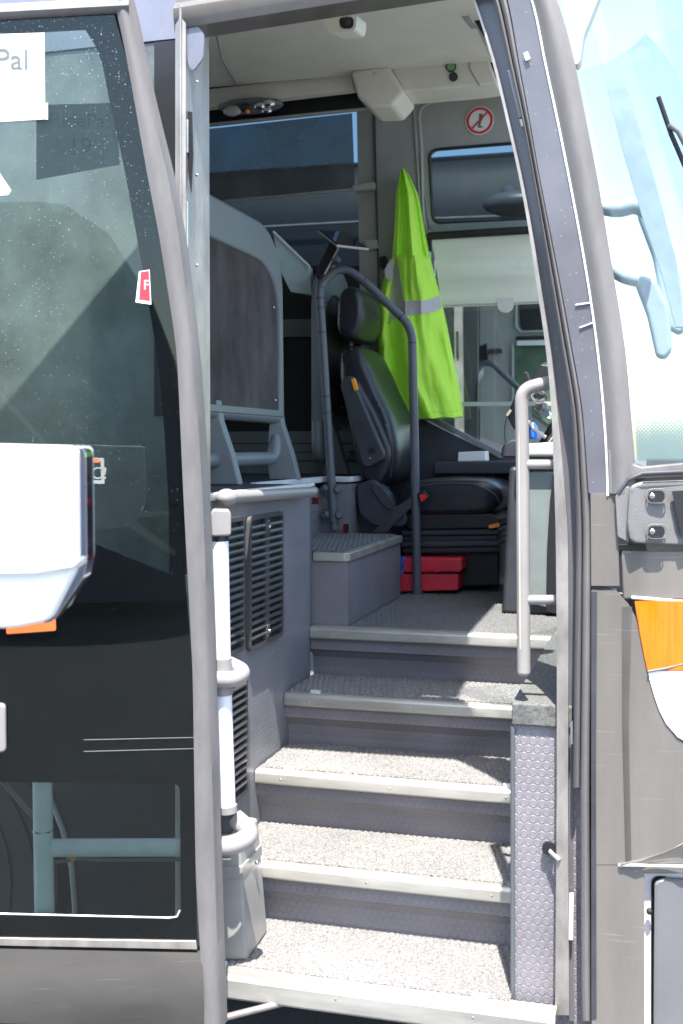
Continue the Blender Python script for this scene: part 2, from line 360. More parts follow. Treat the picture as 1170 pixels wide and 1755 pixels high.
def obj(name, mb, mat, parent=None, smooth=False, bevel=0, sub=0, base=None, seg=2, auto=True):
    o0 = V((0, 0, 0))
    if parent is not None: o0 = ORG[parent.name]
    elif base is not None: o0 = V(base)
    me = bpy.data.meshes.new(name)
    me.from_pydata([tuple(p-o0) for p in mb.v], [], mb.f)
    bm = bmesh.new(); bm.from_mesh(me); bmesh.ops.remove_doubles(bm, verts=bm.verts, dist=1e-6)
    bmesh.ops.recalc_face_normals(bm, faces=bm.faces)
    if smooth:
        for f in bm.faces: f.smooth = True
        for e in bm.edges:
            if len(e.link_faces) == 2 and e.calc_face_angle(0) > R(38): e.smooth = False
    bm.to_mesh(me); bm.free()
    me.materials.append(MAT[mat])
    o = bpy.data.objects.new(name, me); C.objects.link(o)
    if parent is not None: o.parent = parent
    else: o.location = o0
    ORG[o.name] = o0
    if bevel:
        b = o.modifiers.new('bevel', 'BEVEL'); b.width = bevel; b.segments = seg; b.limit_method = 'ANGLE'; b.angle_limit = R(35)
        b.harden_normals = False
        if not smooth:
            for p in me.polygons: p.use_smooth = True
            for e in o.data.edges: pass
            bm = bmesh.new(); bm.from_mesh(me)
            for e in bm.edges:
                if len(e.link_faces) == 2 and e.calc_face_angle(0) > R(35): e.smooth = True
            bm.to_mesh(me); bm.free()
            w = o.modifiers.new('wn', 'WEIGHTED_NORMAL')
    if sub:
        sb = o.modifiers.new('sub', 'SUBSURF'); sb.levels = sub; sb.render_levels = sub
    return o
def tag(o, label, cat, group=None):
    o['label'] = label; o['category'] = cat
    if group: o['group'] = group
    return o
def empty(name, loc, label, cat, group=None):
    o = bpy.data.objects.new(name, None); o.location = loc; o.empty_display_size = .1; C.objects.link(o)
    ORG[o.name] = V(loc); tag(o, label, cat, group); return o
def text_mesh(name, body, size, origin, xdir, updir, mat, parent, depth=.0006, base=None, sx=1.0):
    cu = bpy.data.curves.new('lettering', 'FONT'); cu.body = body; cu.size = size; cu.extrude = depth
    t = bpy.data.objects.new('lettering', cu); C.objects.link(t)
    bpy.context.view_layer.update()
    me = bpy.data.meshes.new_from_object(t.evaluated_get(bpy.context.evaluated_depsgraph_get()))
    bpy.data.objects.remove(t); bpy.data.curves.remove(cu)
    x = V(xdir).normalized(); y = V(updir).normalized(); z = x.cross(y)
    mb = MB(); mb.add([V(origin)+x*p.co.x*sx+y*p.co.y+z*p.co.z for p in me.vertices], [tuple(f.vertices) for f in me.polygons])
    bpy.data.meshes.remove(me)
    return obj(name, mb, mat, parent)

def px(pts, fn, *a): return [fn(u, v, *a) for u, v in pts]
def strip(Lp, Rp, v0, v1, off=0.0, thick=.03, cols=5, bulge=0.0, step=22, fn=PS):
    rows = []; v = v0; n = max(2, int((v1-v0)/step))
    for i in range(n+1):
        v = v0+(v1-v0)*i/n; a, b = smooth_poly(Lp, v), smooth_poly(Rp, v)
        rows.append([fn(a+(b-a)*k/(cols-1), v, off-bulge*math.sin(math.pi*k/(cols-1))) for k in range(cols)])
    return MB().grid(rows, (0, thick, 0))

# ================================================================ setting
g = MB().box(-150, 150, -150, 150, -.5, 0)
go = obj('ground', g, 'asphalt'); go['kind'] = 'structure'

# ================================================================ the coach
bus = empty('coach_bus', (-1.2, 4.4, 0), 'black touring coach with its front door open, showing carpeted entrance steps and the cab', 'coach')
def P(name, mb, mat, parent=bus, **k): return obj(name, mb, mat, parent, **k)

XL = -1.27          # left wall of the stairwell
XR = -.375          # right wall of the steps
ZS = [.37, .555, .74, .925, 1.11]; YS = [2.92+.297*i for i in range(5)]
ZF = 1.64           # saloon floor
YF = 5.85           # driver's side inner wall

# --- stairs
def tread_grid(x0, x1, y0, y1, z, amp=.0035, cell=.0048):
    nx = max(2, int((x1-x0)/cell)); ny = max(2, int((y1-y0)/cell)); rows = []
    for j in range(ny+1):
        r = []
        for i in range(nx+1):
            x = x0+(x1-x0)*i/nx; y = y0+(y1-y0)*j/ny
            h = amp*(.5+.5*math.sin((x*.97+y*.24)*2*math.pi/.019))*.9+amp*.55*random.random()
            ed = (random.random()-.5)*.004 if (j in (0, ny) or i in (0, nx)) else 0
            r.append(V((x+ed*.5, y+ed, z+h)))
        rows.append(r)
    m = MB().grid(rows, (0, 0, -.009)); return m
for i in range(5):
    y, z = YS[i], ZS[i]
    xr = XR
    lo = z-.185 if i else z-.066
    st = MB()
    # step block with a lip and a recessed riser, profile in YZ
    prof = [(y+.004, z-.006), (y+.004, lo), (y+.36, lo), (y+.36, z-.006)] if i == 0 else [(y+.004, z-.006), (y+.004, z-.034), (y+.010, z-.036), (y+.010, z-.083), (y+.022, z-.092), (y+.04, z-.115), (y+.046, z-.15), (y+.046, lo), (y+.36, lo), (y+.36, z-.006)]
    if i == 4: prof[-2] = (y+.1, lo); prof[-1] = (y+.1, z-.006)
    st.prism([(XL, a, b) for a, b in prof], (xr-XL, 0, 0))
    s = P('stair_step', st, 'coinxz')
    if i == 0:
        pr = [(y-.03, z-.004), (y-.036, z-.01), (y-.036, z-.055), (y-.030, z-.062), (y+.003, z-.062), (y+.003, z-.006), (y+.03, z-.005), (y+.03, z+.004), (y-.02, z+.003)]
        x0, x1 = XL+.1, -.262
    else:
        pr = [(y-.009, z-.004), (y-.012, z-.01), (y-.012, z-.036), (y-.008, z-.041), (y+.003, z-.041), (y+.003, z-.005), (y+.04, z-.005), (y+.04, z+.003), (y+.0, z+.003)]
        x0, x1 = XL+.002, xr-.001
    P('nosing', MB().prism([(x0, a, b) for a, b in pr], (x1-x0, 0, 0)), 'nosing', s, bevel=.0015)
    if i < 4:
        P('carpet_mat', tread_grid(XL+.008, xr-.004, y+.02, y+.335, z+.004), 'carpet', s)
    # little white fixing clips at the mat's front corners
    if i < 4:
        c = MB(); rr = V((0, y+.012, 0))
        c.box(XL+.09, XL+.125, y+.012, y+.024, z+.003, z+.013)
        P('mat_clip', c, 'white_strip', s)
        if i in (0, 2):
            c = MB().box(xr-.1, xr-.06, y+.012, y+.024, z+.003, z+.013); P('mat_clip', c, 'white_strip', s)
P('underbody', MB().box(-1.6, .2, 3.25, 5.7, .26, .3), 'black')
for i in range(5):
    for fx in (.1, .5, .9):
        xx = XL+(XR-XL)*fx
        ob = [o for o in bpy.data.objects if o.name.startswith('nosing')][i]
        P('screw', MB().ball((xx, YS[i]-(.036 if i == 0 else .012), ZS[i]-.022), .0035, 8, (1, .4, 1)), 'steel', ob.parent, smooth=True)
# landing floor
fl = P('cab_floor', MB().box(XL-.3, .3, 4.208, YF, 1.0, 1.104), 'vinyl')
P('carpet_mat', tread_grid(-1.13, XR+.2, 4.145, 5.6, 1.111, cell=.0085), 'carpetd', fl)
# box to the right of the steps
rb = P('side_box', MB().prism([(XR, 2.985, .30), (XR, 2.985, 1.10), (XR, 3.005, 1.118), (XR, 4.20, 1.118), (XR, 4.2, .3)], (.5, 0, 0)), 'coinxz')
rc = MB().box(XR-.006, XR+.14, 2.975, 3.9, 1.120, 1.128)
rc.box(XR-.004, XR+.14, 2.974, 2.983, 1.065, 1.122)
P('felt_cover', tread_grid(XR-.004, XR+.15, 2.98, 4.1, 1.122, amp=.0006), 'feltgrey', rb)
P('felt_lip', MB().box(XR-.004, XR+.15, 2.972, 2.984, 1.066, 1.124), 'feltgrey', rb, bevel=.006, seg=3)
P('edge_bead', MB().tube([(XR-.002, 2.98, .34), (XR-.002, 2.98, 1.06)], .006), 'rail', rb)
# small round lock on that box
lk = PY(940, 1452, 2.975)
P('lock', MB().disc(lk+V((0, .0, 0)), (0, -1, 0), .016, .012), 'black', rb, smooth=True)
P('lock_lever', MB().tube([lk+V((.004, -.014, -.004)), lk+V((.03, -.03, -.02))], .006), 'steel', rb)

# --- left stair wall (coin vinyl) with grilles
lw = P('stair_wall', MB().box(XL-.05, XL, 2.96, 4.112, .34, ZF-.02), 'coinyz')
P('corner_bead', MB().tube([(XL+.001, 4.112, 1.1), (XL+.001, 4.112, ZF-.02)], .004), 'rail', lw)
def grille(y0, y1, z0, z1, rows, cols):
    m = MB(); x = XL; d = .014
    b = P('air_grille', MB().box(x+.001, x+.004, y0+.01, y1-.01, z0+.01, z1-.01), 'black')
    fr = .014
    out = [(y0, z0), (y1, z0), (y1, z1), (y0, z1)]
    o = rpoly([(p[0]*1000, p[1]*1000) for p in out], 22); i_ = rpoly([((y0+fr)*1000, (z0+fr)*1000), ((y1-fr)*1000, (z0+fr)*1000), ((y1-fr)*1000, (z1-fr)*1000), ((y0+fr)*1000, (z1-fr)*1000)], 10)
    m.ring([(x+.003, a/1000, c/1000) for a, c in o], [(x+.003, a/1000, c/1000) for a, c in i_], (d, 0, 0))
    h = (z1-z0-2*fr)/rows
    for k in range(1, rows):
        z = z0+fr+h*k
        m.tube([(x+.012, y0+fr*.8, z), (x+.012, y1-fr*.8, z)], h*.31, 8)
    for k in range(1, cols):
        y = y0+(y1-y0)*k/cols
        m.box(x+.006, x+.0175, y-.017, y+.017, z0+fr*.8, z1-fr*.8)
    P('slats', m, 'grille', b, smooth=True)
    for zz in (z1-fr-h*1.2, z0+fr+h*1.2):
        P('screw_boss', MB().box(x+.008, x+.022, (y0+y1)/2-.016, (y0+y1)/2+.016, zz-h*.9, zz+h*.9), 'grille', b, bevel=.005)
        P('screw', MB().ball((x+.023, (y0+y1)/2, zz), .006, 10), 'steel', b, smooth=True)
grille(3.42, 3.75, 1.135, 1.56, 17, 2)
grille(3.05, 3.375, 1.15, 1.565, 17, 2)
grille(3.06, 3.40, .70, 1.08, 15, 2)
# aluminium floor edge and the horizontal rail under it
P('floor_edge', MB().box(XL-.02, XL+.012, 2.965, 4.13, ZF-.018, ZF+.004), 'white_strip', bevel=.003)
hr = P('handrail', MB().tube([PX(386, 853, XL+.045), PX(535, 843, XL+.045)], .0185, 18), 'railg', smooth=True)
P('end_cap', MB().ball(PX(537, 842, XL+.045), .0195), 'rail', hr, smooth=True)
P('end_cap', MB().ball(PX(388, 853, XL+.045), .031, 18, (1, 1.4, .85)), 'knuckle', hr, smooth=True)
# reflector on the corner
P('reflector', MB().box(XL+.004, XL+.03, 4.118, 4.122, 1.565, 1.59), 'tape')

# --- saloon floor
sf = MB(); sf.box(-5, XL-.02, 2.96, 4.12, ZF-.05, ZF-.001); sf.box(-5, -1.5, 4.12, YF, ZF-.05, ZF-.0012); sf.box(-1.5, -1.40, 5.06, YF, ZF-.05, ZF-.0014)
P('saloon_floor', sf, 'dgrey')
rs = MB(); rs.box(-1.52, -1.5, 4.12, 5.05, 1.1, ZF-.03); rs.box(-1.52, -1.39, 5.05, 5.07, 1.1, ZF-.03); rs.box(-1.39, -1.37, 5.05, YF, 1.1, ZF-.03)
P('aisle_riser', rs, 'coinxz')
fe = MB(); fe.box(-1.51, -1.485, 4.12, 5.04, ZF-.022, ZF+.003); fe.box(-1.51, -1.37, 5.04, 5.06, ZF-.022, ZF+.004); fe.box(-1.385, -1.36, 5.06, YF, ZF-.02, ZF+.003)
P('floor_edge', fe, 'white_strip', bevel=.002)
# side step up to the aisle
blk = P('side_step', MB().box(-1.5, -1.14, 4.15, 5.04, 1.1, 1.372), 'coinxz')
P('side_step_flank', MB().box(-1.141, -1.137, 4.152, 5.04, 1.112, 1.37), 'coinyz', blk)
P('carpet_mat', tread_grid(-1.49, -1.155, 4.17, 5.03, 1.387), 'carpetd', blk)
L_ = MB().prism([(-1.27, 4.138, 1.352), (-1.145, 4.138, 1.352), (-1.127, 4.156, 1.352), (-1.127, 5.04, 1.352), (-1.16, 5.04, 1.352), (-1.16, 4.175, 1.352), (-1.27, 4.175, 1.352)], (0, 0, .032))
P('nosing', L_, 'nosing', blk, bevel=.004)

# --- side skin behind the open door
sk = MB(); sk.box(-7, -1.278, 2.93, 2.96, 1.3, 1.86)
P('side_panel', sk, 'paint')
# lower panel with wheel arch
WX, WZ, WR = -2.2, .5, .62
arch = [(WX+WR*math.cos(a), WZ+WR*math.sin(a)) for a in [math.pi*k/18 for k in range(19)]]
pl = [(-1.278, .3), (-1.278, 1.418), (-7, 1.418), (-7, .3), (WX-WR, .3)]+arch[::-1]+[(WX+WR, .3)]
P('lower_panel', MB().prism([(x, 2.905, z) for x, z in pl], (0, .05, 0)), 'navy')
P('arch_trim', MB().tube([(x, 2.9, z) for x, z in [(WX+WR-.004, .3)]+arch+[(WX-WR+.004, .3)]], .008), 'knuckle', smooth=True)
P('arch_liner', MB().box(WX-.75, WX+.75, 3.32, 3.36, .3, 1.3), 'black')
# upper side glass (dark) with a light interior, roof cove
sg = P('side_window', MB().box(-7, -1.3, 2.905, 2.915, 1.42, 2.88), 'shadedwin')
P('window_trim', MB().box(-1.34, -1.279, 2.899, 2.93, 1.862, 2.88), 'black', sg)
rows = []
for k in range(9):
    a = math.pi/2*k/8; rows.append([V((-7, 2.9+.5*(1-math.cos(a)), 2.885+.9*math.sin(a))), V((-1.278, 2.9+.5*(1-math.cos(a)), 2.885+.9*math.sin(a)))])
P('roof_cove', MB().grid(rows, (0, .03, -.01)), 'paintbluesky', smooth=True)  # blue-grey colour carries the sky reflected in the roof paint
rows = []
for k in range(9):
    a = math.pi/2*k/8; rows.append([V((-1.277, 2.9+.5*(1-math.cos(a)), 2.965+.82*math.sin(a))), V((-.55, 2.9+.5*(1-math.cos(a)), 2.965+.82*math.sin(a)))])
P('roof_cove', MB().grid(rows, (0, .03, -.01)), 'paint', smooth=True)
P('roof', MB().box(-7, -.5, 3.4, YF+.05, 3.76, 3.80), 'paint')
wh = P('wheel', MB().tube([(WX, 3.0, WZ), (WX, 3.02, WZ), (WX, 3.27, WZ), (WX, 3.29, WZ)], [.46, .5, .5, .46], 48), 'tyre', smooth=True)
P('rim', MB().tube([(WX, 2.985, WZ), (WX, 3.0, WZ)], [.30, .31], 40), 'chrome', wh, smooth=True)
ht = MB().ball((WX, 2.985, WZ), .11, 18, (1, .5, 1))
for k in range(10):
    a = 2*math.pi*k/10; ht.tube([(WX+.2*math.cos(a), 2.96, WZ+.2*math.sin(a)), (WX+.2*math.cos(a), 2.99, WZ+.2*math.sin(a))], .018, 8)
P('hub_nuts', ht, 'chrome', wh, smooth=True)
rg = MB()
for rr, t_ in ((.44, .006), (.36, .005)):
    rg.tube([(WX+rr*math.cos(a), 2.995, WZ+rr*math.sin(a)) for a in [2*math.pi*k/40 for k in range(41)]], t_, 8)
P('sidewall_ridge', rg, 'tyre', wh, smooth=True)

# --- left jamb of the doorway (worn aluminium)
LJ0 = [(0, 300), (800, 300), (1755, 300)]; LJ1 = [(0, 318), (1755, 318)]
LJ2 = [(40, 346), (600, 348), (1755, 352)]
jb = P('door_jamb', strip(LJ0, LJ1, 8, 1690, 0, .06, 4, .006, fn=lambda u, v, o: PY(u, v, 2.895+o)), 'alu', smooth=True)
P('jamb_face', strip(LJ1, LJ2, 20, 1650, 0, .05, 3, 0, fn=lambda u, v, o: PY(u, v, 2.915+(u-318)*.003+o)), 'alu', jb)
P('jamb_ridge', MB().tube([PY(309, 15, 2.888), PY(309, 1600, 2.888)], .0045), 'alu', jb, smooth=True)
P('jamb_return', MB().box(XL-.012, XL+.012, 2.99, 3.05, .34, 2.93), 'alu', jb)
for vv in (140, 300, 455, 700):
    P('rivet', MB().ball(PY(337, vv, 2.914), .0045, 10, (1, .4, 1)), 'steel', jb, smooth=True)
sl = MB().prism(px([(319, 190), (328, 192), (330, 265), (327, 330), (323, 300), (319, 262)], PY, 2.909), (0, .006, 0))
P('latch_slot', sl, 'black', jb)
P('latch_plate', MB().prism(px([(313, 205), (322, 205), (322, 262), (313, 262)], PY, 2.9), (0, .008, 0)), 'steel', jb, bevel=.002)
P('latch_plate', MB().prism(px([(316, 345), (321, 345), (321, 425), (316, 425)], PY, 2.903), (0, .008, 0)), 'steel', jb, bevel=.002)
P('corner_gusset', MB().prism(px(rpoly([(316, 20), (350, 58), (347, 100), (330, 122), (322, 112)], 8), PY, 2.905), (0, .008, 0)), 'paintbluesky', jb)
# lintel above the doorway
lt = MB(); rows = []
for k in range(13):
    u = 300+(835-300)*k/12; vb = 42-56*(u-348)/352
    a = PY(u, vb, 2.9); rows.append([a, V((a.x, 2.89, a.z+.02)), V((a.x, 2.885, a.z+.05)), V((a.x, 2.905, a.z+.075)), V((a.x, 2.905, a.z+.16))])
P('door_lintel', MB().grid(rows, (0, .09, 0)), 'paint', smooth=True)
P('lintel_seal', MB().tube([PY(345+k*40, 44-56*(345+k*40-348)/352, 2.96)+V((0, 0, .01)) for k in range(13)], .014), 'rubberd', smooth=True)

# --- right pillar strips, inner edge to windscreen
Q0 = [(-60, 786), (0, 812), (35, 822), (100, 843), (200, 866), (300, 889), (400, 907), (500, 921), (600, 936), (700, 945), (900, 952), (1100, 954), (1350, 954), (1755, 951)]
Q1 = [(-60, 790), (0, 816), (35, 826), (100, 848), (200, 871), (300, 894), (400, 913), (500, 928), (600, 944), (700, 955), (900, 973), (1100, 974), (1350, 973), (1755, 975)]
Q2 = [(-60, 826), (0, 846), (100, 869), (200, 893), (300, 912), (400, 929), (500, 946), (600, 962), (700, 980), (900, 988), (1100, 985), (1350, 982), (1755, 984)]
Q3 = [(-60, 852), (0, 872), (100, 888), (200, 907), (300, 924), (400, 944), (500, 963), (600, 981), (700, 999), (900, 1012), (1100, 1012), (1350, 1009), (1755, 1012)]
Q4 = [(-60, 888), (0, 914), (100, 932), (200, 954), (300, 974), (400, 993), (500, 1010), (600, 1024), (700, 1034), (800, 1040), (850, 1041)]
Q5 = [(-60, 930), (0, 957), (100, 984), (200, 1003), (300, 1023), (400, 1039), (500, 1056), (600, 1072), (700, 1080), (800, 1088), (850, 1090)]
pl_ = P('front_pillar', strip(Q0, Q1, -55, 1740, .03, .11, 3), 'alu', smooth=True)
P('pillar_groove', strip(Q1, Q2, -55, 1750, .06, .05, 3), 'pillar', pl_)
P('door_seal', strip(Q2, [(a, b-(c-b)*0+(c-b)*.42) for (a, b), (_, c) in zip(Q2, Q3)], -55, 1350, .02, .05, 5, .022), 'rubber', pl_, smooth=True)
P('door_seal', strip([(a, b+(c-b)*.45) for (a, b), (_, c) in zip(Q2, Q3)], Q3, -55, 1750, .01, .05, 5, .012), 'rubber', pl_, smooth=True)
P('outer_panel', strip(Q3, Q4, -55, 845, 0, .04, 4), 'pillar', pl_, smooth=True)
P('trim_bead', strip([(a, b-1.5) for a, b in Q4], [(a, b+2) for a, b in Q4], -55, 850, -.004, .02, 3), 'white_strip', pl_)
P('windscreen_seal', strip([(a, b+2) for a, b in Q4], Q5, -55, 846, 0, .04, 8, .016), 'rubber', pl_, smooth=True)
P('seam', MB().tube([PS(986, 523, -.003), PS(1013, 519, -.003)], .0022), 'white_strip', pl_)
P('seam', MB().tube([PS(993, 562, -.003), PS(1017, 553, -.003)], .002), 'white_strip', pl_)
P('hinge_plate', MB().prism(px([(869, 120), (876, 118), (896, 200), (889, 203)], PY, 2.93), (0, .03, 0)), 'pillar', pl_, bevel=.002)
P('hinge_plate', MB().prism(px([(889, 204), (898, 203), (900, 216), (893, 218)], PY, 2.93), (0, .03, 0)), 'alu', pl_, bevel=.002)
P('sticker', MB().prism(px([(897, 91), (904, 88), (909, 100), (901, 104)], PY, 2.912), (0, .002, 0)), 'white', pl_)
P('latch_plate', MB().prism(px([(977, 1238), (981, 1236), (981, 1275), (978, 1276)], PS, .02), (0, .01, 0)), 'steel', pl_)
P('latch_plate', MB().prism(px([(975, 1532), (983, 1532), (982, 1612), (974, 1612)], PS, .035), (0, .01, 0)), 'white_strip', pl_, bevel=.002)

# --- front side panels round the corner
def patch(Lp, Rp, v0, v1, off=0, thick=.03, cols=8, bulge=0): return strip(Lp, Rp, v0, v1, off, thick, cols, bulge)
P('front_panel', patch([(840, 1012), (1010, 1013)], [(840, 1056), (1010, 1062)], 845, 1004), 'paint', smooth=True)
P('panel_gap', MB().tube([PS(1013, 1006, .008), PS(1035, 1009, .008), PS(1062, 1018, .01), PS(1085, 1022, .01)], .005), 'black')
# mirror bracket
br = P('mirror_bracket', MB().prism(px(rpoly([(1078, 834), (1095, 826), (1215, 822), (1215, 936), (1080, 930), (1074, 900)], 9), PS, -.035), (0, .06, 0)), 'bracket', bevel=.008, seg=3)
P('bracket_collar', MB().prism(px(rpoly([(1054, 850), (1070, 834), (1079, 834), (1078, 930), (1058, 920)], 4), PS, -.015), (0, .04, 0)), 'bracket', br, bevel=.003)
for vv in (850, 911):
    P('slot', MB().prism(px(rpoly([(1111, vv-9), (1139, vv-9), (1139, vv+9), (1111, vv+9)], 9), PS, -.0375), (0, .006, 0)), 'black', br)
    P('bolt', MB().ball(PS(1117, vv, -.036), .0075, 12, (1, .4, 1)), 'steel', br, smooth=True)
    sl_ = rpoly([(1108, vv-12), (1142, vv-12), (1142, vv+12), (1108, vv+12)], 11)
    P('slot_rim', MB().tube(px(sl_+sl_[:1], PS, -.0345), .0016, 8), 'bracket', br, smooth=True)
P('recess', MB().prism(px([(1151, 842), (1215, 838), (1215, 922), (1168, 920)], PS, -.0375), (0, .006, 0)), 'black', br)
# seal under the windscreen
P('windscreen_seal', MB().prism(px([(1041, 770), (1083, 770), (1086, 795), (1100, 800), (1235, 786), (1235, 818), (1100, 820), (1072, 824), (1058, 845), (1042, 850)], PS, -.006), (0, .05, 0)), 'rubber', pl_, bevel=.006)
P('seal_lip', MB().tube([PS(1060, 846, -.012), PS(1076, 822, -.012), PS(1100, 812, -.012), PS(1235, 806, -.012)], .006), 'rubberd', pl_, smooth=True)
# dark cover between bracket and headlight
P('upper_cover', patch([(930, 1064), (1040, 1068)], [(930, 1245), (1040, 1245)], 944, 1027, .0, .03, 12), 'paint', smooth=True, bevel=.004)
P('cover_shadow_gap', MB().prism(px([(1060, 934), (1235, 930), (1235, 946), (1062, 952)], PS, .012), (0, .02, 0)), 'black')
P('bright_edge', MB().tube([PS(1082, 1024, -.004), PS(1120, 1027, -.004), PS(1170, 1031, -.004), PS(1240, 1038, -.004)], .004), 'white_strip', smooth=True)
# headlight
HE = [(1028, 1087), (1060, 1092), (1100, 1099), (1150, 1109), (1190, 1119), (1220, 1129), (1245, 1140), (1265, 1152), (1285, 1172), (1300, 1200), (1310, 1240)]
hl = P('headlight', patch(HE, [(1028, 1240), (1310, 1241)], 1150, 1308, -.004, .03, 14, .006), 'lampglass', smooth=True)
P('amber_lens', patch(HE, [(1028, 1240), (1150, 1240)], 1030, 1149, -.004, .03, 14, .008), 'amber', hl, smooth=True)
P('lens_seam', MB().tube([PS(1110, 1151, -.008), PS(1140, 1146, -.01), PS(1170, 1138, -.01), PS(1235, 1120, -.01)], .003), 'rubber', hl)
# fender: outline follows the headlight
FL = [(1000, 1013), (1755, 1014)]
fd = P('fender', patch(FL, [(1008, 1062), (1020, 1084)]+[(a, b-1) for a, b in HE[:]]+[(1312, 1245), (1900, 1245)], 1012, 1482, .0, .04, 16), 'paint', smooth=True)
P('crease', MB().prism(px([(1062, 1481), (1100, 1474), (1140, 1462), (1235, 1410), (1235, 1486), (1062, 1484)], PS, -.012), (0, .02, 0)), 'paint', fd, bevel=.005)
P('fender_reflection', strip([(1000, 1066), (1240, 1066), (1480, 1072)], [(1000, 1084), (1240, 1077), (1480, 1082)], 1040, 1478, -.002, .006, 4, .002), 'skirt', fd, smooth=True)  # dark strip paints a reflected streak onto the fender
P('fender_edge_reflection', strip([(1000, 1013), (1755, 1013)], [(1000, 1023), (1300, 1021), (1755, 1022)], 1014, 1745, -.003, .01, 3), 'rubberd', fd)  # dark line painted in for a reflection along the fender's left side
P('crease_edge', MB().tube([PS(1060, 1483, -.004), PS(1090, 1483, -.012), PS(1170, 1485, -.014), PS(1240, 1488, -.014)], .0035), 'white_strip', fd, smooth=True)  # white tube stands in for the highlight along the crease
bp = P('bumper', patch([(1480, 1014), (1900, 1014)], [(1480, 1104), (1900, 1104)], 1483, 1850, .0, .04, 8), 'paint', smooth=True)
P('bumper_top', patch([(1480, 1104), (1500, 1104)], [(1480, 1245), (1500, 1245)], 1483, 1496, .0, .04, 8), 'paint', bp, smooth=True)
P('flap_frame', patch([(1496, 1104), (1900, 1104)], [(1496, 1245), (1900, 1245)], 1497, 1850, .03, .02, 8), 'white_strip', bp)
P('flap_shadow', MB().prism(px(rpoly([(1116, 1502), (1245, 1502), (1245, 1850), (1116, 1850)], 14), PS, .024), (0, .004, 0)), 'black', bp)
P('tow_flap', MB().prism(px(rpoly([(1121, 1514), (1133, 1508), (1245, 1508), (1245, 1850), (1119, 1850)], 10), PS, .0), (0, .02, 0)), 'flap', bp, bevel=.006, seg=3)
P('flap_pin', MB().ball(PS(1113, 1562, .01), .008), 'black', bp)

# --- windscreen and front shell (plan curve all the way round)
ts = [.08, .15, .22, .3, .4, .5, .6, .7, .8, .88, .94, .98, 1.0]
planc = [(-.1+.5*t, plan_y(-.1+.5*t)) for t in ts]
full = planc+[(.41, 4.385)]+[(x, 8.77-y) for x, y in planc[::-1]]
def sh(Z): z = max(0, Z-1.73); return -(.06*z+.087*z*z)
rows = [[V((x+sh(Z)+(.0 if i else 0), y+.012, Z)) for i, (x, y) in enumerate(full)] for Z in [1.72+.08*k for k in range(25)]]
ws = P('windscreen', MB().grid(rows), 'screenglass', smooth=True)
rows = [[V((x+sh(Z)-.006, y+.018, Z)) for x, y in full[:12]] for Z in [1.745+.02*k for k in range(8)]]
P('dotted_edge', MB().grid(rows), 'frit', ws, smooth=True)
rows = [[V((x-.01, y+.03, Z)) for x, y in full] for Z in (.3, 1.72)]
P('front_shell', MB().grid(rows, (-.02, 0, 0)), 'paint', smooth=True)
P('far_pillar', MB().prism(px([(998, -10), (1022, -10), (1050, 80), (1084, 180), (1128, 330), (1160, 450), (1172, 560), (1158, 560), (1134, 470), (1100, 370), (1062, 240), (1030, 110)], PY, 5.9), (0, .06, 0)), 'mirrorblue')
P('pillar_cap', MB().prism(px(rpoly([(955, -40), (1040, -40), (1000, 60), (994, 105), (986, 112)], 8), PY, 3.0), (0, .05, 0)), 'cream', ws)
# wiper
wp = [V((.05, 2.97, 2.66)), PS(1128, 166, -.02), PS(1150, 230, -.02), PS(1180, 300, -.02), PS(1230, 420, -.02)]
w = P('wiper', MB().tube(wp[1:], .006), 'black', smooth=True)
P('wiper_arm', MB().tube([PS(1146, 214, -.035), PS(1162, 226, -.035), PS(1185, 270, -.035), PS(1235, 395, -.035)], .006), 'rubber', w, smooth=True)
# dash top seen through the windscreen
P('dash_top', MB().prism([(-.08, 3.1, 1.62), (.1, 3.14, 1.62), (.3, 3.5, 1.6), (.35, 5.2, 1.6), (.2, 5.7, 1.6), (-.2, 5.7, 1.6), (-.08, 4.7, 1.6)], (0, 0, .05)), 'lgrey')

# ================================================================ interior of the coach
# --- ceiling
ce = MB(); rows = []
for (Y, Z) in ((3.05, 2.995), (3.12, 3.10), (3.4, 3.22), (4.0, 3.33), (4.6, 3.40), (4.98, 3.435)):
    rows.append([V((x, Y, Z)) for x in (-5, -3, -1.35, -.45)])
cl = P('ceiling', ce.grid(rows, (0, 0, .04)), 'cream', smooth=True)
P('ceiling_joint', MB().tube([PY(372, 60, 3.6), PY(380, 100, 4.2), PY(405, 143, 4.96)], .006), 'grey', cl)
FS = 5.0
def zat(u, v, Y): return PY(u, v, Y)
P('ceiling_fascia', MB().prism(px([(300, 156), (600, 122), (606, 153), (300, 190)], PY, FS), (0, .06, 0)), 'cream', cl, bevel=.006)
P('joint_line', MB().prism(px([(300, 154), (845, 94), (845, 97), (300, 158)], PY, FS-.012), (0, .02, 0)), 'dgrey', cl)
P('dark_recess', MB().prism(px([(300, 185), (606, 150), (640, 186), (300, 222)], PY, FS+.1), (0, .02, 0)), 'black', cl)
P('recess_trim', MB().prism(px([(300, 217), (635, 183), (635, 186), (300, 221)], PY, FS+.08), (0, .02, 0)), 'lgrey', cl)
P('rear_ceiling', MB().box(-5, -.45, FS+.12, YF+.02, 3.57, 3.62), 'lgrey', cl)
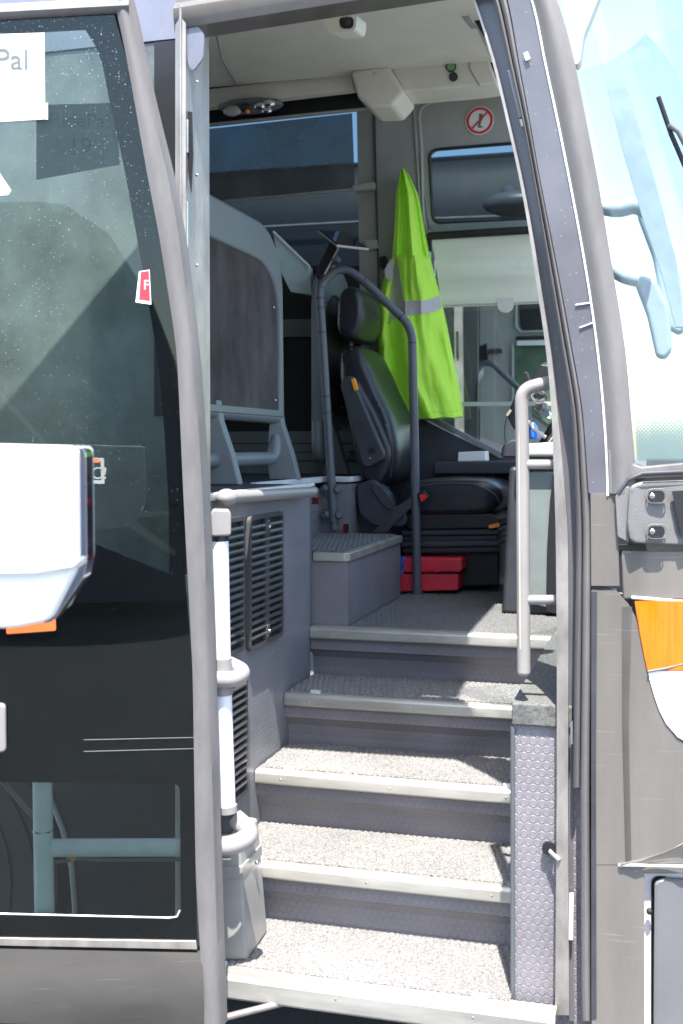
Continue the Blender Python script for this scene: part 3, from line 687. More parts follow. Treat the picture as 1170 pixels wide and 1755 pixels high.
# cream housing in the middle and beam on its right
hs = MB()
a = px([(600, 122), (662, 110), (668, 150), (690, 158), (672, 183), (632, 184), (612, 168)], PY, FS-.05)
P('roof_housing', MB().prism(px([(600, 121), (664, 110), (693, 157), (672, 182), (632, 184), (612, 166)], PY, FS-.10), (0, .25, 0)), 'cream', cl, bevel=.02, seg=4)
P('roof_beam', MB().prism(px([(664, 111), (800, 95), (834, 93), (852, 142), (820, 147), (692, 158)], PY, FS-.04), (0, .2, 0)), 'cream', cl, bevel=.012, seg=3)
P('beam_joint', MB().tube(px([(800, 95), (806, 120), (822, 147)], PY, FS-.042), .003), 'grey', cl)
P('roof_bracket', MB().prism(px([(826, 92), (868, 88), (885, 140), (835, 140)], PY, FS+.03), (0, .05, 0)), 'black', cl)
P('ceiling_screw', MB().ball(PY(641, 126, FS-.1), .006), 'steel', cl)
P('ceiling_screw', MB().ball(PY(806, 112, FS-.045), .006), 'steel', cl)
for (u, v, mt) in ((773, 115, 'hivis'), (777, 132, 'dgrey')):
    c = PY(u, v, FS-.045)
    k = P('round_button', MB().disc(c, (0, -1, 0), (.022 if v < 120 else .019), .008, 24), 'black', cl, smooth=True)
MAT['greenlens'] = mk('green_lens', (.15, .35, .15), .3)
P('button_face', MB().disc(PY(773, 115, FS-.053), (0, -1, 0), .017, .006, 24), 'greenlens', cl, smooth=True)
P('button_face', MB().disc(PY(777, 132, FS-.053), (0, -1, 0), .013, .006, 24), 'dgrey', cl, smooth=True)
# camera housing
ch = P('camera_housing', MB().prism(px(rpoly([(547, 27), (612, 24), (609, 52), (566, 58)], 8), PY, 3.45), (0, .12, .02)), 'cream', bevel=.008, seg=3)
P('camera_lens', MB().ball(PY(594, 38, 3.45), .016, 14), 'black', ch, smooth=True)
P('camera_lens_rim', MB().prism(px(rpoly([(580, 30), (606, 29), (605, 48), (583, 49)], 8), PY, 3.447), (0, .01, 0)), 'black', ch)
# ribbed strip top right
P('ribbed_strip', MB().prism(px([(762, -8), (775, -8), (818, 48), (806, 48)], PY, 4.2), (0, .01, 0)), 'lgrey', cl)
P('corner_trim', MB().prism(px(rpoly([(797, -20), (822, -20), (846, 60), (848, 92), (838, 94), (812, 40)], 6), PY, 4.3), (0, .04, 0)), 'cream', cl, bevel=.006)
P('corner_gap', MB().prism(px([(812, 34), (826, 34), (844, 75), (838, 78)], PY, 4.28), (0, .01, 0)), 'black', cl)
# reading light cluster
pod = P('reading_lights', MB().ball(PY(430, 182, FS+.02), .155, 28, (1, .55, .19)), 'frame', smooth=True)
for (u, v, r, mt) in ((398, 190, .045, 'lgrey'), (420, 184, .035, 'dgrey'), (445, 182, .03, 'chrome'), (460, 178, .032, 'chrome'), (457, 190, .024, 'chrome')):
    c = PY(u, v, FS-.07)
    P('lamp', MB().ball(c, r, 16, (1, .5, .55)), mt, pod, smooth=True)
P('bulb', MB().ball(PY(424, 191, FS-.09), .010), 'orange', pod, smooth=True)

# --- driver's side wall
W = YF
P('window_pillar', MB().prism(px([(611, 182), (652, 178), (652, 830), (622, 830)], PY, W), (0, .05, 0)), 'grey')
P('wall_panel', MB().prism(px([(641, 180), (705, 170), (735, 400), (740, 720), (654, 720)], PY, W-.012), (0, .05, 0)), 'grey', bevel=.004)
P('pillar_joint', MB().tube(px([(641, 185), (648, 450), (652, 700)], PY, W-.016), .005), 'dgrey')
out = [(702, 172), (960, 100), (960, 401), (738, 404)]
inn = [(735, 257), (905, 243), (910, 376), (742, 383)]
oo = [];
def dense(p, n=6):
    r = []
    for a, b in zip(p, p[1:]+p[:1]):
        for k in range(n): r.append((a[0]+(b[0]-a[0])*k/n, a[1]+(b[1]-a[1])*k/n))
    return r
qi = rpoly(inn, 16, 5); qo = []
cx, cy = 820, 315
outd = [(702, 165), (962, 125), (962, 401), (738, 404)]
qo = []
for i in range(4):
    a, b, c = outd[i-1], outd[i], outd[(i+1) % 4]
    for j in range(6):
        t = (j-2.5)/2.5*.03
        q = a if t < 0 else c
        qo.append((b[0]+(q[0]-b[0])*abs(t), b[1]+(q[1]-b[1])*abs(t)))
up = P('upper_window_panel', MB().ring(px(qo, PY, W-.02), px(qi, PY, W-.02), (0, .04, 0)), 'grey')
gf = rpoly([(725, 246), (915, 230), (920, 388), (732, 396)], 22, 5)
P('window_gasket', MB().tube(px(qi+qi[:1], PY, W-.024), .007, 8), 'black', up, smooth=True)
P('raised_rim', MB().tube(px([(726, 395), (722, 250), (718, 200), (722, 185), (735, 176), (830, 160), (880, 152)], PY, W-.02), .008, 8), 'lgrey', up, smooth=True)
P('raised_rim', MB().tube(px([(708, 178), (716, 290), (722, 400)], PY, W-.02), .006, 8), 'grey', up, smooth=True)
P('panel_lower_rim', MB().prism(px([(738, 385), (962, 374), (962, 400), (740, 405)], PY, W-.03), (0, .02, 0)), 'tealpanel', up)
P('upper_window_glass', MB().prism(px([(728, 248), (915, 236), (918, 386), (734, 394)], PY, W+.01), (0, .006, 0)), 'winglass', up)
# passenger window glass, bottom, rear wall
pw = P('side_window', MB().prism(px([(200, 225), (612, 182), (620, 460), (200, 470)], PY, W+.02), (0, .006, 0)), 'winglass')
P('lower_side_wall', MB().prism(px([(-600, 455), (640, 455), (640, 840), (-600, 1000)], PY, W+.004), (0, .05, 0)), 'black')
P('heater_duct', MB().prism(px([(380, 740), (620, 738), (620, 815), (380, 822)], PY, W-.1), (0, .08, 0)), 'frame')
for vv in (760, 775, 790):
    P('duct_groove', MB().box(-2.9, -1.5, W-.104, W-.1, PY(500, vv, W-.1).z-.003, PY(500, vv, W-.1).z+.003), 'dgrey')
P('sill_strip', MB().prism(px([(380, 549), (600, 546), (600, 575), (380, 580)], PY, W-.02), (0, .02, 0)), 'frame')
# mesh blind and rods
P('mesh_blind', MB().prism(px([(200, 238), (603, 194), (608, 325), (200, 362)], PY, W-.03), (0, .003, 0)), 'mesh')
P('blind_rod', MB().tube(px([(200, 362), (609, 324)], PY, W-.035), .008), 'grey', smooth=True)
bh = P('rod_bracket', MB().prism(px([(603, 317), (620, 315), (625, 312), (641, 312), (641, 324), (624, 326), (606, 328)], PY, W-.05), (0, .05, 0)), 'lgrey', bevel=.003)
P('rod_bracket', MB().prism(px([(622, 412), (645, 410), (647, 425), (632, 428)], PY, W-.04), (0, .04, 0)), 'lgrey', bevel=.003)
P('coat_hook', MB().prism(px([(650, 440), (660, 438), (663, 455), (657, 462), (650, 458)], PY, W-.05), (0, .05, 0)), 'black', bevel=.003)
# driver's window: roller blind
rbl = P('roller_blind', MB().prism(px([(740, 411), (945, 398), (958, 519), (757, 527)], PY, W-.07), (0, .003, 0)), 'blind')
P('roller_tube', MB().tube(px([(734, 405), (945, 392)], PY, W-.07), .02), 'black', rbl, smooth=True)
P('bottom_bar', MB().tube(px([(757, 524), (957, 516)], PY, W-.073), .004), 'lgrey', rbl, smooth=True)
P('roller_end', MB().prism(px([(729, 402), (739, 400), (740, 430), (734, 430)], PY, W-.075), (0, .03, 0)), 'black', rbl)
P('pull_tab', MB().prism(px([(852, 512), (880, 511)]+[(866+14*math.cos(a), 522+14*math.sin(a)) for a in [math.pi*k/10 for k in range(11)]], PY, W-.079), (0, .004, 0)), 'tabp', rbl)
xd = V((1, 0, 0)); zd = V((0, 0, 1))
text_mesh('blind_print', 'S 4L', .075, PY(884, 464, W-.074), xd, zd, 'white', rbl)
# driver's window glass, lower panels
P('driver_window', MB().prism(px([(745, 400), (962, 395), (962, 800), (745, 720)], PY, W+.02), (0, .006, 0)), 'clearglass')
P('window_rail', MB().prism(px([(780, 689), (962, 688), (962, 695), (780, 696)], PY, W-.0), (0, .02, 0)), 'lgrey')
lw2 = P('lower_wall', MB().prism(px([(640, 716), (718, 716), (856, 784), (1000, 784), (1000, 1010), (640, 1010)], PY, W-.03), (0, .08, 0)), 'dgrey')
P('diagonal_trim', MB().prism(px([(716, 708), (728, 706), (860, 776), (856, 786)], PY, W-.045), (0, .02, 0)), 'frame', lw2, bevel=.003)
P('driver_shelf', MB().prism(px([(742, 792), (900, 790), (900, 812), (744, 812)], PY, W-.25), (0, .22, 0)), 'dgrey', lw2, bevel=.006)
P('door_pull', MB().prism(px([(760, 812), (845, 812), (845, 822), (800, 828), (744, 828)], PY, W-.2), (0, .1, 0)), 'black', lw2)
# --- dashboard console
db = P('dashboard', MB().prism([(-.63, 4.62, 1.11), (-.60, 4.62, 1.70), (-.1, 4.62, 1.70), (-.1, 4.62, 1.11)], (0, .9, 0)), 'dgrey', bevel=.02, seg=3)
P('console_panel', MB().prism(px([(905, 808), (980, 808), (980, 1052), (905, 1034)], PY, 4.6), (0, .03, 0)), 'tealpanel', db, bevel=.006)
P('console_arch', MB().prism(px([(948, 812), (962, 812), (962, 1054), (936, 1048), (938, 930), (942, 860)], PY, 4.585), (0, .012, 0)), 'black', db)
P('console_top', MB().prism(px([(884, 762), (980, 755), (980, 783), (884, 783)], PY, 4.55), (0, .5, 0)), 'lgrey', db, bevel=.012, seg=3)
P('console_edge', MB().prism(px([(884, 784), (980, 784), (980, 796), (886, 796)], PY, 4.56), (0, .3, 0)), 'dgrey', db)
P('console_cushion', MB().prism(px(rpoly([(860, 765), (872, 755), (888, 752), (888, 784), (857, 784)], 6), PY, 4.65), (0, .3, 0)), 'dgrey', db, bevel=.01)
P('control_box', MB().prism(px([(868, 712), (889, 664), (905, 668), (900, 700), (893, 740), (880, 736)], PY, 4.95), (0, .12, .02)), 'black', db, bevel=.004)
P('control_box', MB().prism(px([(908, 655), (926, 625), (950, 628), (950, 668), (908, 668)], PY, 5.0), (0, .15, .02)), 'black', db, bevel=.004)
P('lever', MB().prism(px([(898, 637), (903, 638), (908, 655), (915, 658), (910, 668), (898, 666)], PY, 5.05), (0, .04, 0)), 'black', db, bevel=.003)
sw = MB(); cc = PY(945, 720, 5.25)
e1 = V((.35, .2, .55)).normalized(); e2 = V((0, 1, 0)); e2 = (e2-e1*e2.dot(e1)).normalized()
sw.tube([cc+V((.03, .1, 0))+(e1*math.cos(a)+e2*math.sin(a))*.2 for a in [2*math.pi*k/36 for k in range(37)]], .014)
P('steering_wheel', sw, 'black', db, smooth=True)
sc = MB().tube(px([(905, 722), (915, 735), (935, 750)], PY, 4.95), .008)
P('stalk', sc, 'lgrey', db, smooth=True)
P('instrument_knob', MB().disc(PY(930, 702, 4.93), (-.3, -1, .2), .03, .05, r2=.018), 'grille', db, smooth=True)
P('instrument_knob', MB().disc(PY(940, 712, 4.9), (-.3, -1, .2), .016, .03), 'chrome', db, smooth=True)
wr = MB()
for k in range(9):
    a0 = random.random()*6; pts = []
    for j in range(14):
        a = a0+j*.42
        pts.append(PY(924+13*math.cos(a)+random.uniform(-2, 2), 680+11*math.sin(a)*(1-.06*k)+random.uniform(-2, 2), 4.85+.01*k+.02*math.sin(a*2)))
    wr.tube(bez(pts, .02, 3), .0018, 6)
P('cable_bundle', wr, 'rubber', db, smooth=True)
P('cable', MB().tube(bez(px([(876, 700), (869, 712), (864, 735), (866, 760), (874, 772)], PY, 4.9), .03), .0022), 'black', db)
P('cable_plug', MB().tube(px([(875, 702), (868, 712)], PY, 4.9), .006), 'beige', db)
# bottle on the dash
tag(obj('water_bottle', MB().tube([PY(916, 752, 5.0), PY(914, 736, 5.0), PY(913, 730, 5.0), PY(912, 725, 5.0)], [.02, .02, .016, .008], 16), 'bluebot', smooth=True, base=PY(917, 752, 5.0)), 'small blue bottle lying among the cables on the dashboard', 'bottle')

# --- pole rail round the cab entrance
RY = 5.0
path = [PY(573, 907, RY), PY(566, 800, RY), PY(556, 640, RY), PY(547, 500, RY), PY(551, 480, RY+.01), PY(572, 464, RY+.03), PY(594, 461, RY+.05), PY(622, 480, RY+.07), PY(697, 552, RY+.1), PY(706, 575, RY+.11), PY(709, 700, RY+.11), PY(715, 1019, RY+.11)]
prl = P('handrail', MB().tube(bez(path, .06, 5), .0195, 18), 'rail', smooth=True)
P('cross_rail_elbow', MB().tube(bez([PY(572, 466, RY+.03), PY(560, 478, RY+.02), PY(548, 492, RY)], .02), .021, 16), 'rail', prl, smooth=True)
def lerp(a, b, t): return a+(b-a)*t
for (a, b, t) in ((path[3], path[2], .08), (path[3], path[2], .2), (path[3], path[2], .5), (path[2], path[1], .25), (path[2], path[1], .42), (path[1], path[0], .9), (path[7], path[8], .02), (path[7], path[8], .88), (path[9], path[10], .1)):
    p = lerp(a, b, t); d = (b-a).normalized()
    P('joint_ring', MB().tube([p-d*.0025, p+d*.0025], .0203, 18), 'black', prl, smooth=True)
for vv in (838, 882):
    for du in (-12, 10):
        P('rail_clamp', MB().disc(PY(568+du+(vv-838)*.05, vv, RY-.005), (.4 if du > 0 else -.4, -1, 0), .02, .018, r2=.014), 'rail', prl, smooth=True)
P('foot_ring', MB().tube([PY(715, 1012, RY+.11), PY(715, 1020, RY+.11)], .024, 18), 'rail', prl, smooth=True)
# clip with red tip at the pole's foot
P('foot_clip', MB().box(*(lambda p: (p.x+.03, p.x+.05, p.y-.01, p.y+.01, p.z-.02, p.z+.02))(PY(578, 905, RY))), 'tape', prl)

# --- pale grab handle on the right of the doorway
gp = [PY(975, 652, 3.06), PY(935, 656, 3.0), PY(893, 668, 2.99), PY(895, 760, 2.99), PY(897.5, 1152, 2.99)]
gh = P('grab_handle', MB().tube(bez(gp, .07, 8), .0172, 20), 'railg', smooth=True)
P('handle_cap', MB().ball(PY(897.5, 1152, 2.99), .0172, 16, (1, 1, .6)), 'railg', gh, smooth=True)
for vv in (796, 1028):
    P('handle_bracket', MB().tube(bez([PY(898, vv, 2.99), PY(950, vv, 2.99), PY(965, vv, 3.05)], .02), .0125, 14), 'railg', gh, smooth=True)
P('grip_insert', MB().prism([PY(886.5, 718, 2.977), PY(889.5, 718, 2.9735), PY(892, 1112, 2.9735), PY(889, 1112, 2.977)], (0, .004, 0)), 'beige', gh)

# ================================================================ the open door (part of the coach)
D = P('entrance_door', MB().prism(px([(-160, 1605), (336, 1613), (338, 1628), (-160, 1618)], PDoor, 0), DN*.04), 'alu', bus, bevel=.002)
D['label'] = 'open black glazed entrance door swung out to the left'
RL = [(-60, 180), (0, 193), (40, 205), (150, 226), (300, 252), (400, 272), (600, 303), (850, 314), (1150, 330), (1500, 335), (1755, 350)]
RR = [(-60, 210), (0, 228), (40, 236), (150, 259), (300, 296), (400, 315), (500, 327), (600, 339), (750, 350), (850, 356), (1150, 367), (1500, 377), (1755, 386)]
RR = [(a, b-9) for a, b in RR]
P('door_edge_seal', strip(RL, RR, -20, 1765, 0, .05, 8, .008, fn=PDoor), 'rubber', D, smooth=True)
P('top_seal', MB().grid([[PDoor(u, 12-(u-190)*.055-w*1.0, -.012*math.sin(math.pi*i/4)) for i, w in enumerate((-10, -4, 2, 9, 16))] for u in range(-160, 240, 20)], DN*.05), 'rubber', D, smooth=True)
# black printed border with clear openings (built as bands)
def band(pts, off=.012, mat='fritblack', th=.004, name='glass_border'):
    return P(name, MB().prism(px(pts, PDoor, off), DN*th), mat, D)
IR = [(48, 152), (60, 168), (80, 170), (150, 182), (250, 205), (300, 215), (400, 233), (500, 251), (600, 268), (700, 279), (850, 288), (985, 293)]
rows = []
for k in range(31):
    v = 50+(985-50)*k/30; a = smooth_poly(IR, v); b = smooth_poly(RL, v)+3
    rows.append([PDoor(a, v, .012), PDoor((a+b)/2, v, .012), PDoor(b, v, .012)])
P('glass_border', MB().grid(rows, DN*.004), 'fritblack', D)
band([(-160, 36), (150, 20), (200, 10), (207, 50), (160, 50), (-160, 67)])
band([(-160, 760), (150, 927), (293, 985), (317, 985), (330, 1150), (336, 1340), (-160, 1336)])
inw = rpoly([(-160, 1338), (308, 1344), (310, 1572), (-160, 1561)], 12, 5)
outw = []
for i, (b) in enumerate([(-170, 1336), (334, 1340), (337, 1614), (-170, 1606)]):
    outw += [b]*6
mm = MB()
ow = [(-170, 1337), (334, 1340), (337, 1614), (-170, 1606)]
oq = []
for i in range(4):
    a, b, c = ow[i-1], ow[i], ow[(i+1) % 4]
    for j in range(6):
        t = (j-2.5)/2.5*.02; q = a if t < 0 else c
        oq.append((b[0]+(q[0]-b[0])*abs(t), b[1]+(q[1]-b[1])*abs(t)))
P('glass_border', mm.ring(px(oq, PDoor, .012), px(inw, PDoor, .012), DN*.004), 'fritblack', D)
P('window_edge', MB().tube(px([(-160, 1562), (290, 1573), (303, 1571), (308, 1560)], PDoor, .006), .0022), 'white_strip', D, smooth=True)
P('glass', MB().prism(px([(-160, 34), (192, 12), (230, 150), (257, 300), (277, 400), (308, 600), (319, 850), (335, 1150), (340, 1500), (344, 1614), (-160, 1606)], PDoor, .006), DN*.003), 'doorglass', D)
P('etched_line', MB().tube(px([(143, 1268), (332, 1264)], PDoor, .0035), .0008), 'rubber', D)
P('etched_line', MB().tube(px([(143, 1288), (332, 1283)], PDoor, .0035), .0008), 'rubber', D)
# skirt below the glass
rows = []
for k in range(9):
    t = k/8; rows.append([PDoor(-160+(346+160+t*4)*j/6, (1622+t*128)+(-160+506*j/6)*.02+4, .004-.012*math.sin(math.pi*t)) for j in range(7)])
P('door_skirt', MB().grid(rows, DN*.04), 'skirt', D, smooth=True)
P('emblem', MB().prism(px([(-60, 262), (-10, 280), (0, 298), (19, 326), (14, 334), (-60, 338)], PDoor, .003), DN*.0006), 'white', D)
P('door_handle', MB().prism(px(rpoly([(-40, 1205), (9, 1207), (10, 1290), (-40, 1292)], 9), PDoor, -.012), DN*.02), 'railg', D, bevel=.006, seg=3)
P('marker_light', MB().prism(px(rpoly([(10, 1068), (95, 1058), (96, 1082), (10, 1088)], 4), PDoor, -.004), DN*.01), 'amberd', D, bevel=.003)
# door pole, arms and their joints (behind the glass)
dpp = [PDoor(376, 885, .12), PDoor(381, 1150, .12), PDoor(389, 1388, .12)]
dp = MB().tube(dpp, .0225, 20)
P('door_pole', dp, 'railw', D, smooth=True)
P('pole_cap', MB().prism(px(rpoly([(361, 880), (366, 873), (393, 874), (396, 882), (396, 918), (362, 920)], 5), PDoor, .09), DN*.06), 'knuckle', D, bevel=.01, seg=3)
P('pole_collar', MB().tube([PDoor(376.5, 918, .12), PDoor(376.6, 927, .12)], .024), 'black', D, smooth=True)
P('pole_elbow', MB().tube(bez([PDoor(345, 1164, .09), PDoor(402, 1165, .09), PDoor(420, 1152, .13), PDoor(388, 1136, .15)], .035, 8), .0215, 18), 'knuckle', D, smooth=True)
P('pole_collar', MB().tube([PDoor(380, 1128, .12), PDoor(381.5, 1190, .12)], .0265, 18), 'knuckle', D, smooth=True)
P('pole_elbow', MB().tube(bez([PDoor(340, 1452, .09), PDoor(400, 1450, .09), PDoor(434, 1430, .12), PDoor(402, 1402, .15)], .045, 8), .0255, 18), 'knuckle', D, smooth=True)
P('pole_joint', MB().prism(px(rpoly([(376, 1384), (400, 1384), (408, 1405), (398, 1430), (376, 1432)], 5), PDoor, .13), DN*.05), 'dgrey', D, bevel=.006)
P('pole_joint', MB().tube([PDoor(389, 1380, .12), PDoor(390, 1392, .12)], .026, 18), 'knuckle', D, smooth=True)
P('door_arm', MB().tube([PDoor(88, 1453, .05), PDoor(345, 1452, .05)], .0225, 18), 'tealrail', D, smooth=True)
P('door_post', MB().tube([PDoor(71, 1250, .05), PDoor(77, 1625, .05)], .0245, 18), 'tealrail', D, smooth=True)
P('post_ring', MB().tube([PDoor(73.5, 1421, .05), PDoor(73.5, 1424, .05)], .027, 18), 'steel', D, smooth=True)
P('cable_sleeve', MB().tube([PDoor(95, 1478, .05), PDoor(130, 1472, .05), PDoor(200, 1474, .05), PDoor(395, 1472, .08)], .005), 'rubber', D, smooth=True)
P('cable_sleeve', MB().tube([PDoor(-40, 1290, .12), PDoor(56, 1398, .1)], .007), 'rubber', D, smooth=True)
P('cable_tie', MB().ball(PDoor(125, 1471, .04), .008), 'orange', D)
# mechanism cover on the lowest step
mc = P('door_mechanism_cover', MB().prism(px([(383, 1470), (455, 1440), (459, 1590), (424, 1648), (386, 1648)], PY, 3.0), (0, .001, 0)), 'knuckle')
bpy.data.objects.remove(mc)
MAT['cover'] = mk('grey_cover_plastic', (.23, .23, .22), .4, var=.12, dust=.15)
def hull_box(name, cs, Zs, mat, parent=bus, **k):
    rows = [[V((x, y, z)) for x, y in c]+[V((c[0][0], c[0][1], z))] for c, z in zip(cs, Zs)]
    m = MB(); n = len(cs[0])
    vs = [V((x, y, z)) for c, z in zip(cs, Zs) for x, y in c]
    fs = [(i*n+j, i*n+(j+1) % n, (i+1)*n+(j+1) % n, (i+1)*n+j) for i in range(len(cs)-1) for j in range(n)]
    fs += [tuple(range(n-1, -1, -1)), tuple(range((len(cs)-1)*n, len(cs)*n))]
    m.add(vs, fs); return P(name, m, mat, parent, **k)
c1 = PZ(386, 1648, .375); c2 = PZ(424, 1648, .375); c3 = PZ(459, 1598, .375)
bs_ = [(c1.x, c1.y), (c2.x, c2.y), (c3.x, c3.y), (XL+.002, c3.y+.02), (XL+.002, c1.y)]
tp = [(x-.0, y+.0) for x, y in bs_]
sh2 = [(x-(.02 if i in (1, 2) else 0), y+(.012 if i < 2 else 0)) for i, (x, y) in enumerate(bs_)]
mc = hull_box('door_mechanism_cover', [bs_, sh2, [(x-(.01 if i in (1, 2) else 0), y+.006*(i < 2)) for i, (x, y) in enumerate(sh2)]], [.376, .60, .705], 'cover', bevel=.01, seg=3)
P('cover_band', MB().prism([(a-(.0), b-.002, .595) for a, b in [(sh2[0][0], sh2[0][1]-.002), (sh2[1][0]+.003, sh2[1][1]-.002), (sh2[2][0]+.003, sh2[2][1]), (sh2[3][0], sh2[3][1]), (sh2[4][0], sh2[4][1])]], (0, 0, .035)), 'cover', mc, bevel=.003)
for (u, v) in ((424, 1500), (440, 1478)):
    P('screw', MB().ball(PY(u, v, 3.08), .006), 'steel', mc, smooth=True)
# stay rod under the sill
P('stay_rod', MB().tube([PD(380, 1745, 2.98), PD(560, 1700, 3.12)], .009), 'alu', bus, smooth=True)

# ================================================================ loose things
# partition screens
def screen(Y0, Y1, X, label, front=True):
    t = empty('partition_screen', (X, (Y0+Y1)/2, ZF), label, 'partition', 'partition screens on the saloon floor')
    z0, z1, zt = ZF+.09, ZF+.26, ZF+1.03
    def yz(pts): return [(X, a, b) for a, b in pts]
    rad = .22
    loop = [(Y0, z1)]+[(Y0, zt-rad)]+[(Y0+rad*(1-math.cos(a)), zt-rad+rad*math.sin(a)) for a in [math.pi/2*k/8 for k in range(1, 9)]]
    loop += [(Y1-.30+.30*math.sin(a), zt-.24+.24*math.cos(a)) for a in [math.pi/2*k/10 for k in range(0, 11)]]+[(Y1+.01, zt-.5), (Y1+.02, z1)]
    inner = []
    cy, cz = (Y0+Y1)/2, (zt+z1)/2
    for a, b in loop:
        inner.append((cy+(a-cy)*.93, min(b, z1+(b-z1)*.80) if b > z1+.3 else b+.03*(b <= z1)))
    n = len(loop)
    m = MB().ring(yz(loop), yz(inner), (-.06, 0, 0))
    obj('frame', m, 'frame', t, smooth=True, bevel=.012, seg=3)
    obj('felt_panel', MB().prism([(X-.012, a, b) for a, b in inner], (-.03, 0, 0)), 'felt', t)
    obj('lower_loop', MB().tube(bez([(X-.03, Y0, z1), (X-.03, Y0, z0), (X-.03, Y1-.02, z0+.0), (X-.03, Y1+.005, z1)], .09, 8), .028, 16), 'frame', t, smooth=True)
    obj('frame_bottom', MB().tube([(X-.03, Y0, z1+.005), (X-.03, Y1+.01, z1+.0)], .026, 14), 'frame', t, smooth=True)
    for (y, d) in ((Y1, 1), (Y0+(.55 if Y1-Y0 > 1 else .2), -1)):
        pr = [(X-.01, y+.03, z1+.05), (X+.0, y+.04, z1-.03), (X+.035, y+.06, z0+.02), (X+.06, y+.07, ZF), (X-.07, y+.07, ZF), (X-.06, y+.02, z0-.02), (X-.04, y-.01, z1)]
        obj('leg', MB().prism(pr, (0, -.05, 0)), 'frame', t, bevel=.006)
    for (a, b) in ((Y1-.10, zt-.32), (Y0+.3, zt-.15), (Y1-.08, z1+.07), (Y0+.35, z1+.08)):
        obj('screw', MB().ball((X-.008, a, b), .006), 'steel', t, smooth=True)
    return t
screen(3.35, 4.60, -1.54, 'grey framed screen with dark felt panel, left side of the doorway')
screen(5.26, 5.80, -1.56, 'narrow grey framed screen standing behind the black driver seat')
# seat row beyond the first screen: light falling on it is put into its pale colours
sb = P('luggage_cover', MB().prism(px([(468, 398), (530, 458), (534, 505), (498, 500), (478, 460)], PY, 5.4), (0, .05, 0)), 'teallit')
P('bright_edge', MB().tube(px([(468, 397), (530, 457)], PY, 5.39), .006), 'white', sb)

# driver's seat
seat = empty('driver_seat', (-1.05, 5.4, 1.11), 'black leather driver seat with headrest and folded armrest, facing the dashboard', 'seat')
SY = 5.17; SW = .52
def profile(pts, y0, w, mat, name, par=seat, bevel=.04, seg=5, sub=0):
    return obj(name, MB().prism(px(pts, PY, y0), (0, w, 0)), mat, par, bevel=bevel, seg=seg)
def crowned(name, pts, y0, w, mat, par, crown=.03, taper=.88):
    """profile extruded in Y, edges pulled in towards both ends for an upholstered look"""
    base = px(rpoly(pts, 14, 4), PY, y0); c = sum(base, V())/len(base); m = MB(); n = len(base); vs = []
    ks = [(0, .84), (.04, .94), (.12, .99), (.3, 1), (.7, 1), (.88, .99), (.96, .94), (1, .84)]
    for t, s in ks:
        for p in base:
            q = c+(p-c)*s; vs.append(V((q.x, y0+t*w, q.z)))
    fs = [(i*n+j, i*n+(j+1) % n, (i+1)*n+(j+1) % n, (i+1)*n+j) for i in range(len(ks)-1) for j in range(n)]
    fs += [tuple(range(n-1, -1, -1)), tuple(range((len(ks)-1)*n, len(ks)*n))]
    return obj(name, m.add(vs, fs), mat, par, smooth=True, sub=1)
crowned('headrest', [(576, 512), (586, 490), (608, 488), (620, 508), (620, 555), (606, 583), (580, 580), (574, 560)], SY+.06, .42, 'leather', seat)
obj('headrest_bracket', MB().tube([PY(598, 578, SY+.2), PY(600, 600, SY+.2)], .015), 'black', seat)
bk = crowned('backrest', [(578, 600), (590, 588), (612, 590), (630, 625), (646, 665), (672, 715), (684, 770), (680, 815), (655, 838), (620, 832), (604, 780), (586, 690), (577, 640)], SY, SW, 'leather', seat)
crowned('side_bolster', [(595, 640), (612, 650), (645, 710), (668, 765), (668, 800), (650, 834), (628, 828), (612, 780)], SY-.03, .11, 'leather', seat)
obj('piping', MB().tube(bez(px([(601, 596), (612, 622), (640, 690), (668, 745), (676, 785), (668, 820)], PY, SY+.02), .03), .0028, 8), 'grille', bk)
ar = obj('armrest', MB().prism(px(rpoly([(582, 660), (588, 645), (604, 643), (612, 668), (658, 776), (656, 788), (630, 802), (620, 796)], 7), PY, SY-.09), (0, .05, 0)), 'dgrey', seat, bevel=.010, seg=3)
obj('armrest_lever', MB().prism(px([(601, 650), (607, 648), (613, 667), (607, 671)], PY, SY-.096), (0, .02, 0)), 'orange', ar, bevel=.002)
obj('armrest_knob', MB().disc(PY(637, 772, SY-.088), (0, -1, 0), .016, .006), 'black', ar, smooth=True)
obj('armrest_screw', MB().ball(PY(634, 785, SY-.092), .004), 'steel', ar)
obj('side_shell', MB().prism(px(rpoly([(609, 830), (640, 820), (668, 850), (672, 868), (690, 876), (700, 890), (690, 904), (640, 903), (614, 880)], 8), PY, SY-.05), (0, .1, 0)), 'dgrey', seat, bevel=.01, seg=3)
obj('recliner_cover', MB().prism(px(rpoly([(634, 826), (652, 834), (676, 862), (672, 874), (660, 868), (640, 845)], 4), PY, SY-.065), (0, .03, 0)), 'dgrey', seat, bevel=.005)
crowned('seat_cushion', [(672, 840), (700, 824), (760, 820), (830, 822), (856, 832), (862, 862), (840, 884), (720, 886), (680, 876)], SY, SW+.05, 'leather', seat)
obj('cushion_piping', MB().tube(bez(px([(700, 836), (760, 828), (815, 830), (848, 846), (856, 862)], PY, SY+.0), .03), .003, 8), 'grille', seat)
obj('cushion_frame', MB().prism(px(rpoly([(685, 882), (840, 880), (858, 890), (850, 905), (700, 908)], 6), PY, SY+.02), (0, .42, 0)), 'black', seat, bevel=.01)
bl = MB(); 
for k in range(4):
    v = 908+k*10; a = 3*(k % 2)
    bl.prism(px(rpoly([(686+a, v), (856-a, v-2), (856-a, v+9), (686+a, v+11)], 5), PY, SY+.03+.005*a), (0, .4, 0))
obj('suspension_bellows', bl, 'dgrey', seat, bevel=.008)
